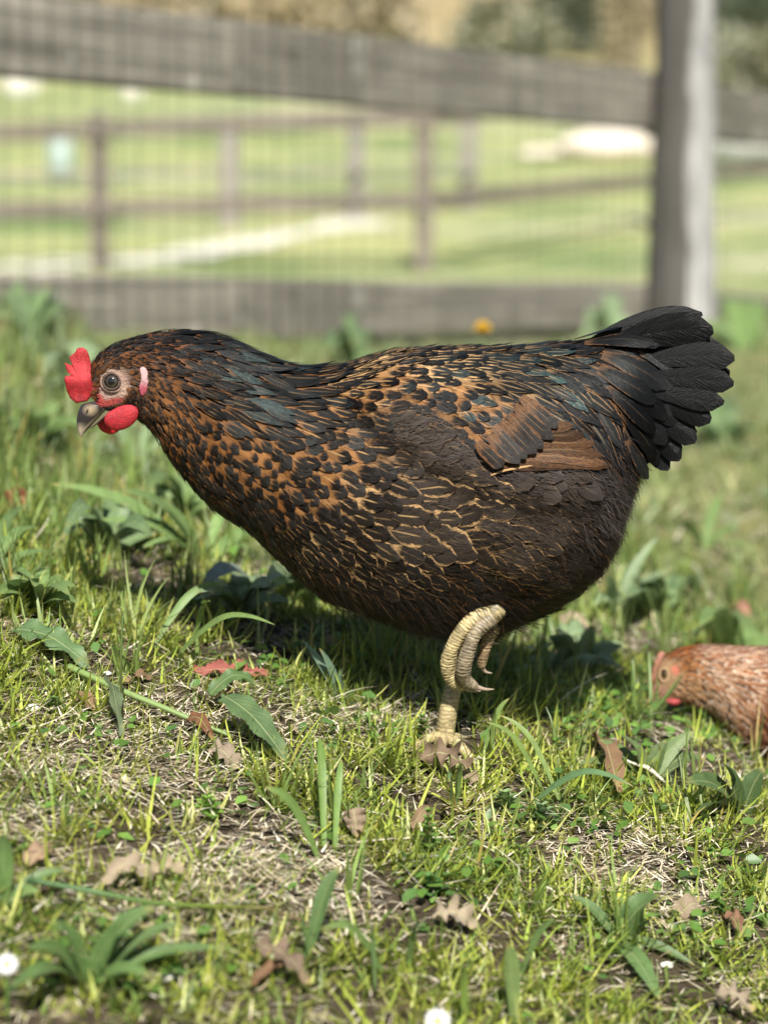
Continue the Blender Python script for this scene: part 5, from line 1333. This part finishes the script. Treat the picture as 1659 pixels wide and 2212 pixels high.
# ================================================================== the smaller brown hen at the right edge
H2Y = 1.75
HEN2 = thing('hen', 'small russet hen with white streaked feathers pecking at the right edge of the picture', 'hen', [.42, H2Y, gz(.42, H2Y)])
SEC2 = [(1402, 1496, 1412, 1513, 8), (1409, 1468, 1442, 1517, 19), (1424, 1427, 1474, 1519, 29), (1446, 1406, 1502, 1529, 35), (1476, 1395, 1537, 1542, 41), (1516, 1392, 1565, 1572, 50),
        (1572, 1394, 1606, 1618, 64), (1640, 1396, 1645, 1672, 88), (1730, 1392, 1705, 1712, 112), (1830, 1385, 1800, 1722, 126), (1940, 1382, 1910, 1684, 128), (2040, 1380, 2020, 1640, 112), (2110, 1372, 2110, 1560, 80), (2165, 1355, 2165, 1465, 42)]
body2 = Body(SEC2, H2Y, [], inset=4); BV2 = body2.bvh()
V2, Q2, cap2 = body2.mesh(90, 64); Pb2 = W2P(V2)
col2 = np.tile([.10, .045, .02], (len(V2), 1)).astype(float)
def paint2(cx, cy, rx, ry, ang, col):
    m = np.clip(blob(Pb2, cx, cy, rx, ry, ang) * 1.6, 0, 1)[:, None]; col2[:] = col2 * (1 - m) + np.asarray(col) * m
paint2(1440, 1460, 26, 34, -.2, (.27, .165, .085)); paint2(1420, 1496, 20, 14, .1, (.30, .16, .11)); paint2(1460, 1447, 9, 9, 0, (.42, .13, .08)); paint2(1428, 1504, 20, 5, .1, (.30, .13, .1))
obj('body', mesh_any('body', V2, [tuple(int(i) for i in q) for q in Q2] + [tuple(int(i) for i in c[:3]) for c in cap2], {'Col': col2}), M_SKIN, HEN2)
RU = (.15, .042, .011); RD = (.25, .088, .024); WH = (.60, .48, .38); GO = (.26, .125, .045); DK2 = (.045, .016, .009)
CT2 = [(1440, 1410, -35, 14, 6, RU, RD, .3, .2, .9, .1, 0, 1, .2), (1480, 1400, -8, 20, 8, RU, RD, .2, .2, .9, .2, 0, 1, 0), (1530, 1400, 0, 30, 9, RU, WH, .05, .16, .9, 1, 0, 1, 0), (1600, 1402, 2, 38, 10, RU, WH, .05, .18, .9, 1, 0, 1, 0),
       (1490, 1440, 15, 18, 7, RD, GO, .4, .2, .9, .1, 0, 1, .1), (1500, 1490, 40, 18, 7, GO, (.42, .27, .15), .4, .3, .9, .2, 0, 1, .2), (1540, 1450, 15, 34, 9, RD, WH, .1, .16, .9, 1, 0, 1, 0), (1600, 1450, 10, 40, 10, RD, WH, .06, .20, .9, 1, 0, 1, 0), (1650, 1440, 2, 44, 12, RU, WH, .06, .20, .9, 1, 0, 1, 0),
       (1540, 1520, 50, 22, 8, GO, WH, .4, .24, .9, .4, 0, 1, .1), (1600, 1530, 40, 40, 11, RD, WH, .08, .22, .9, 1, 0, 1, 0), (1600, 1580, 52, 34, 11, RU, WH, .06, .2, .9, .9, 0, 1, 0), (1650, 1560, 40, 44, 12, DK2, RD, .2, .2, .9, .3, 0, 1, 0), (1650, 1620, 45, 36, 14, DK2, RU, .2, .1, .9, .1, 0, 0, .1),
       (1720, 1450, 15, 50, 20, RU, WH, .1, .14, 1, .8, 0, 0, 0), (1720, 1580, 30, 50, 22, DK2, RD, .2, .1, 1, .2, 0, 0, 0), (1850, 1450, 20, 60, 24, RU, RD, .1, .1, 1, .5, 0, 0, 0), (1850, 1600, 25, 50, 24, RD, GO, .2, .1, 1, .3, 0, 0, .2), (2050, 1450, 20, 60, 24, RU, RD, .1, .1, 1, .2, 0, 0, 0), (2150, 1400, 10, 60, 24, DK2, RU, .1, .1, 1, .2, 0, 0, 0)]
C2XY = np.array([c[:2] for c in CT2], float); C2V = np.array([[math.cos(math.radians(c[2])), math.sin(math.radians(c[2])), c[3], c[4], *c[5], *c[6], *c[7:14]] for c in CT2])
FACE2 = np.array([(1404, 1490), (1416, 1440), (1434, 1420), (1456, 1430), (1472, 1448), (1470, 1480), (1452, 1500), (1436, 1516), (1400, 1516)])
def skip2(P): return in_poly(P, FACE2)
q = plume(body2, BV2, 12000, C2XY, C2V, skip2, .46)
lay_feathers(body2, BV2, q[5], *q[:5], HEN2, 60, 'contour_feather', 'plumage')
fluff(body2, BV2, 8000, C2XY, C2V, lambda P, v: np.clip(v[:, 16] + .25, 0, .7) * np.where(skip2(P), .3, 1), lambda P, v: np.full(len(P), 11.0), HEN2)
def z7(pts):
    p = np.asarray(pts, float); return np.stack([1298 + .2174 * p[:, 0], 1334 + .2174 * p[:, 1]], 1)
cm = z7([(492, 660), (480, 600), (505, 560), (500, 510), (528, 470), (522, 430), (552, 400), (556, 362), (590, 332), (640, 345), (612, 410), (582, 470), (556, 540), (540, 630)])
inflate(smooth_poly(cm, 56, True), cm.mean(0), .0022, 'comb', M_FLESH, HEN2, H2Y, (.30, .13, .085), rings=(1, .9, .7, .45, .2, 0))
wt = smooth_poly(z7([(635, 815), (690, 806), (770, 812), (790, 832), (758, 868), (700, 872), (655, 850)]), 30)
inflate(wt, wt.mean(0), .0025, 'wattle', M_FLESH, HEN2, H2Y - .006, (.34, .04, .045))
b2t = z7([(560, 740), (500, 760), (462, 810), (445, 870), (438, 920), (448, 948)]); b2b = z7([(660, 815), (600, 812), (560, 840), (520, 880), (480, 925), (455, 950)])
loft_part('upper_beak', b2t, b2b, [12, 11, 9, 7, 4, .8], H2Y, M_HORN, HEN2, lambda p: np.array([.36, .22, .10]) * (.6 + .5 * min(1, max(0, (p[1] - 1500) / 30))), 24, 16)
l2t = z7([(680, 812), (620, 830), (570, 860), (520, 900)]); l2b = z7([(680, 840), (630, 850), (580, 878), (524, 906)])
loft_part('lower_beak', l2t, l2b, [9, 8, 6, 1], H2Y, M_HORN, HEN2, lambda p: np.array([.20, .12, .06]), 14, 12)
for side in (1, -1):
    loc, nr_, _, _ = BV2.ray_cast(Vector(CAM), Vector(ray(1434, 1458))); loc = np.array(loc); n_ = nrm(np.array(nr_) * .5 + [-.15, -1, 0])
    if side < 0: loc = loc * [1, -1, 1] + [0, 2 * H2Y, 0]; n_ = n_ * [1, -1, 1]
    bm = bmesh.new(); bmesh.ops.create_uvsphere(bm, u_segments=20, v_segments=14, radius=.0044)
    Vs = np.array([v.co for v in bm.verts]) * [.75, .8, 1.25] + (loc - n_ * .0026); fcs = [tuple(v.index for v in f.verts) for f in bm.faces]; bm.free()
    obj('eye', mesh_any('eye', Vs, fcs, {'Col': np.tile((.035, .02, .008), (len(Vs), 1))}), M_EYE, HEN2)
    a_ = nrm(np.cross(n_, [0, 0, 1])); b_ = np.cross(n_, a_); t_ = np.linspace(0, 2 * math.pi, 31)
    V, fc, _, _ = tube(np.array([loc + n_ * .0004 + (a_ * math.cos(t) * .8 + b_ * math.sin(t) * 1.2) * .0046 for t in t_]), .0008, .0008, 8, cap=False, up=n_)
    obj('eyelid', mesh_any('eyelid', V, fc, {'Col': np.tile((.42, .28, .16), (len(V), 1))}), M_SKIN, HEN2)
for dx, dy in ((-.01, -.03), (.035, .03)):
    x0 = .385 + dx; y0 = H2Y + dy; zg = gz(x0, y0)
    top = np.array([x0 + .012, y0, P2W(1850, 1640, H2Y)[2]]); foot = np.array([x0, y0, zg + .006])
    lg = scaly('leg', [top, (top + foot) / 2 + [.006, 0, 0], foot], [.007, .0052, .0058], HEN2, YEL, YEG, .003)
    for ax in (-.6, 0, .6, math.pi):
        L = .032 if ax != math.pi else .016
        e = np.array([x0 - L * math.cos(ax), y0 - L * math.sin(ax), 0]); e[2] = gz(e[0], e[1]) + .003
        scaly('toe', [foot, (foot + e) / 2 + [0, 0, .002], e], [.0042, .0036, .0026], lg, YEL, YEG, .0024, nseg=12)
for k in range(7):      # short tail, outside the picture
    a = -.5 + k * .14
    p0 = P2W(2120, 1400, H2Y); p1 = p0 + np.array([.075 * math.cos(a), 0, -.075 * math.sin(a)]); pts = []
    for r_ in range(7):
        v = r_ / 6; c = p0 + (p1 - p0) * v; nb = np.array([math.sin(a), 0, math.cos(a)])
        for u in (-1, 0, 1): pts.append(c + nb * u * .009 * prof_flight(v) + np.array([0, -.003 * k + .001 * abs(u), 0]))
    obj('tail_feather', mesh_quads('tail_feather', np.array(pts), grid_quads(7, 3), feather_attrs(7, (-1, 0, 1), RU, RD, (.2, .1, 1, .4), (0, 0, .9), .3 + k * .07)), M_FEATHER, HEN2)
# ------------------------------------------------------------------ meadow details and the wood edge
M_PATH = mat_plain('pale path', (.56, .54, .46), .9, .2, 6, .3, .01)
M_STONE = mat_plain('pale stone', (.66, .58, .50), .85, .2, 8, .4, .02)
def strip(name, pts, w, mat, label, up=.012):
    P = spline(np.array(pts), 60); T = nrm(np.gradient(P, axis=0)); S = np.stack([T[:, 1], -T[:, 0]], 1)
    V = []
    for i in range(60):
        ww = w * (1 + .35 * (hash_noise(i * .4, 3.3, 3) - .5))
        for u in np.linspace(-1, 1, 7):
            x, y = P[i] + S[i] * ww * u
            V.append((x, y, gz(x, y) + up - .004 * abs(u)))
    o = obj(name, mesh_quads(name, np.array(V), grid_quads(60, 7)), mat, kind='structure')
    tag(o, label, name)
def gxy(x, y): return gpt(x, y)[:2]
strip('path', [gxy(-260, 585), gxy(60, 580), gxy(330, 560), gxy(560, 522), gxy(730, 490), gxy(800, 478)], .20, M_PATH, 'pale gravel path curving through the meadow behind the paddock fence')

def boulder(x, y, wpx, hpx, label, mat, seed):
    b = gpt(x, y + hpx * .5); d = b[1]; w = wpx * d / F / 2; h = hpx * d / F
    bm = bmesh.new(); bmesh.ops.create_icosphere(bm, subdivisions=3, radius=1)
    for v in bm.verts:
        c = v.co.copy(); k = 1 + .25 * (hash_noise(c.x * 2 + seed, c.y * 2 + c.z * 3, 3) - .5)
        v.co = Vector((c.x * w * k, c.y * w * .7 * k, c.z * h * .62 * k + h * .35))
    me = bpy.data.meshes.new('boulder'); bm.to_mesh(me); bm.free()
    o = obj('boulder', me, mat); o.location = b; tag(o, label, 'boulder', 'pale boulders on the meadow')
boulder(1305, 312, 205, 64, 'long pale pinkish boulder just left of the grey fence post', M_STONE, 1.1)
boulder(1165, 330, 90, 26, 'low pale boulder left of the long pinkish one', M_STONE, 5.1)
boulder(286, 196, 52, 40, 'small white boulder under the upper grey rail', M_PATH, 2.7)
boulder(45, 182, 80, 56, 'greyish white boulder at the far left below the upper rail', M_PATH, 3.9)
boulder(1600, 318, 190, 66, 'grey boulder to the right of the tall fence post', mat_plain('grey stone', (.34, .34, .31), .9, .25, 8), 8.2)
# pale teal barrel
b = gpt(132, 390); d = b[1]; r = 27 * d / F; h = 92 * d / F
pr = [(0, 0), (.86, 0), (.94, .04), (.97, .3), (1.03, .32), (1.0, .36), (1.0, .62), (1.04, .65), (.98, .68), (.95, .93), (.9, .97), (.84, 1), (.8, .97), (0, .96)]
V = [(a * r * math.cos(2 * math.pi * k / 28), a * r * math.sin(2 * math.pi * k / 28), z * h) for a, z in pr for k in range(28)]
barrel = obj('barrel', mesh_any('barrel', np.array(V), [tuple(int(x) for x in q) for q in grid_quads(len(pr), 28, True)]), mat_plain('teal plastic', (.33, .41, .38), .5, .12, 20))
barrel.location = b - [0, 0, .01]; tag(barrel, 'pale teal barrel in the meadow left of the brown post', 'barrel')

def leaf_cloud(n, ctr, rad, size, cols, seedv):
    """many leaf sized faces through a lumpy crown"""
    p = rng.normal(0, 1, (n, 3)); p = nrm(p) * rng.uniform(.35, 1, (n, 1)) ** .6
    lump = .62 + .75 * hash_noise(p[:, 0] * 2.2 + seedv, p[:, 1] * 2.2 + p[:, 2] * 1.7, 3)
    p = p * lump[:, None] * np.asarray(rad) + np.asarray(ctr)
    a = nrm(rng.normal(0, 1, (n, 3))); b = nrm(np.cross(a, rng.normal(0, 1, (n, 3))))
    s = (size * rng.uniform(.5, 1.5, n))[:, None]
    V = np.stack([p - a * s, p + b * s * .5, p + a * s, p - b * s * .5], 1).reshape(-1, 3)
    Q = np.arange(n * 4).reshape(-1, 4)
    ci = rng.integers(0, len(cols), n); C = np.asarray(cols)[ci] * rng.uniform(.6, 1.4, (n, 1))
    return V, Q, np.repeat(C, 4, 0)
def bush(x, y, wpx, hpx, cols, label, name='bush', n=1500, d=None, cat='bush', group='shrubs along the wood edge'):
    b = gpt(x, y) if d is None else np.array([(x - 829.5) / F * d, d, gz((x - 829.5) / F * d, d)])
    d = b[1]; w = wpx * d / F / 2; h = hpx * d / F
    root = thing(name, label, cat, b, group)
    V, Q, C = leaf_cloud(n, b + [0, 0, h * .55], (w, w * .7, h * .55), .055 * w + .05, cols, x * .01)
    obj('crown', mesh_quads('crown', V, Q, {'Col': C}), M_BLADE, root)
    for k in range(3):
        e = b + np.array([rng.normal(0, w * .4), rng.normal(0, w * .3), h * .7])
        V, fc, _, _ = tube(spline([b + [rng.normal(0, .05), 0, -.1], (b + e) / 2 + [rng.normal(0, w * .08), 0, 0], e], 8), np.linspace(.03 * h + .01, .008, 8), nseg=6)
        obj('stem', mesh_any('stem', V, fc), M_GREYW, root)
KH = [(.42, .34, .21), (.50, .42, .28), (.34, .28, .17), (.52, .46, .33)]
DG = [(.09, .12, .07), (.13, .15, .09), (.07, .09, .05), (.2, .21, .13)]
OL = [(.24, .24, .15), (.32, .30, .20), (.18, .19, .11), (.40, .38, .28)]
PL = [(.55, .55, .42), (.62, .62, .52), (.42, .44, .32)]
for (x, y, w, h, c, lab) in [
    (420, 150, 420, 190, KH, 'dry tan thicket above the left end of the upper rail'), (760, 150, 380, 230, KH, 'tan bush above the middle of the upper rail'),
    (830, 120, 120, 150, OL, 'narrow olive bush among the tan thicket'), (1080, 170, 260, 160, OL, 'olive bush with pale tips behind the upper rail'),
    (1240, 120, 230, 150, DG, 'dark green bush left of the fence post top'), (1350, 190, 130, 260, KH, 'tall tan bush touching the fence post on its left'),
    (1590, 120, 220, 170, DG, 'dark green bush right of the fence post top'), (1640, 240, 260, 150, OL, 'pale olive bush right of the post above the rail'),
    (100, 140, 380, 150, OL, 'olive bush hidden partly by the rail at far left'), (1460, 60, 400, 170, OL, 'olive bush behind the top of the fence post')]:
    bush(x, y, w, h, c, lab)
for (x, y, w, h, lab) in [(1075, 108, 90, 56, 'small white blossoming shrub above the rail'), (1285, 122, 120, 54, 'low white blossoming shrub below the dark green bush'), (1565, 150, 90, 90, 'round white blossoming shrub right of the post'), (1650, 44, 110, 70, 'white blossoming shrub in the top right corner')]:
    bush(x, y, w, h, PL, lab, 'blossom_shrub', 500, cat='shrub', group='white shrubs along the wood edge')
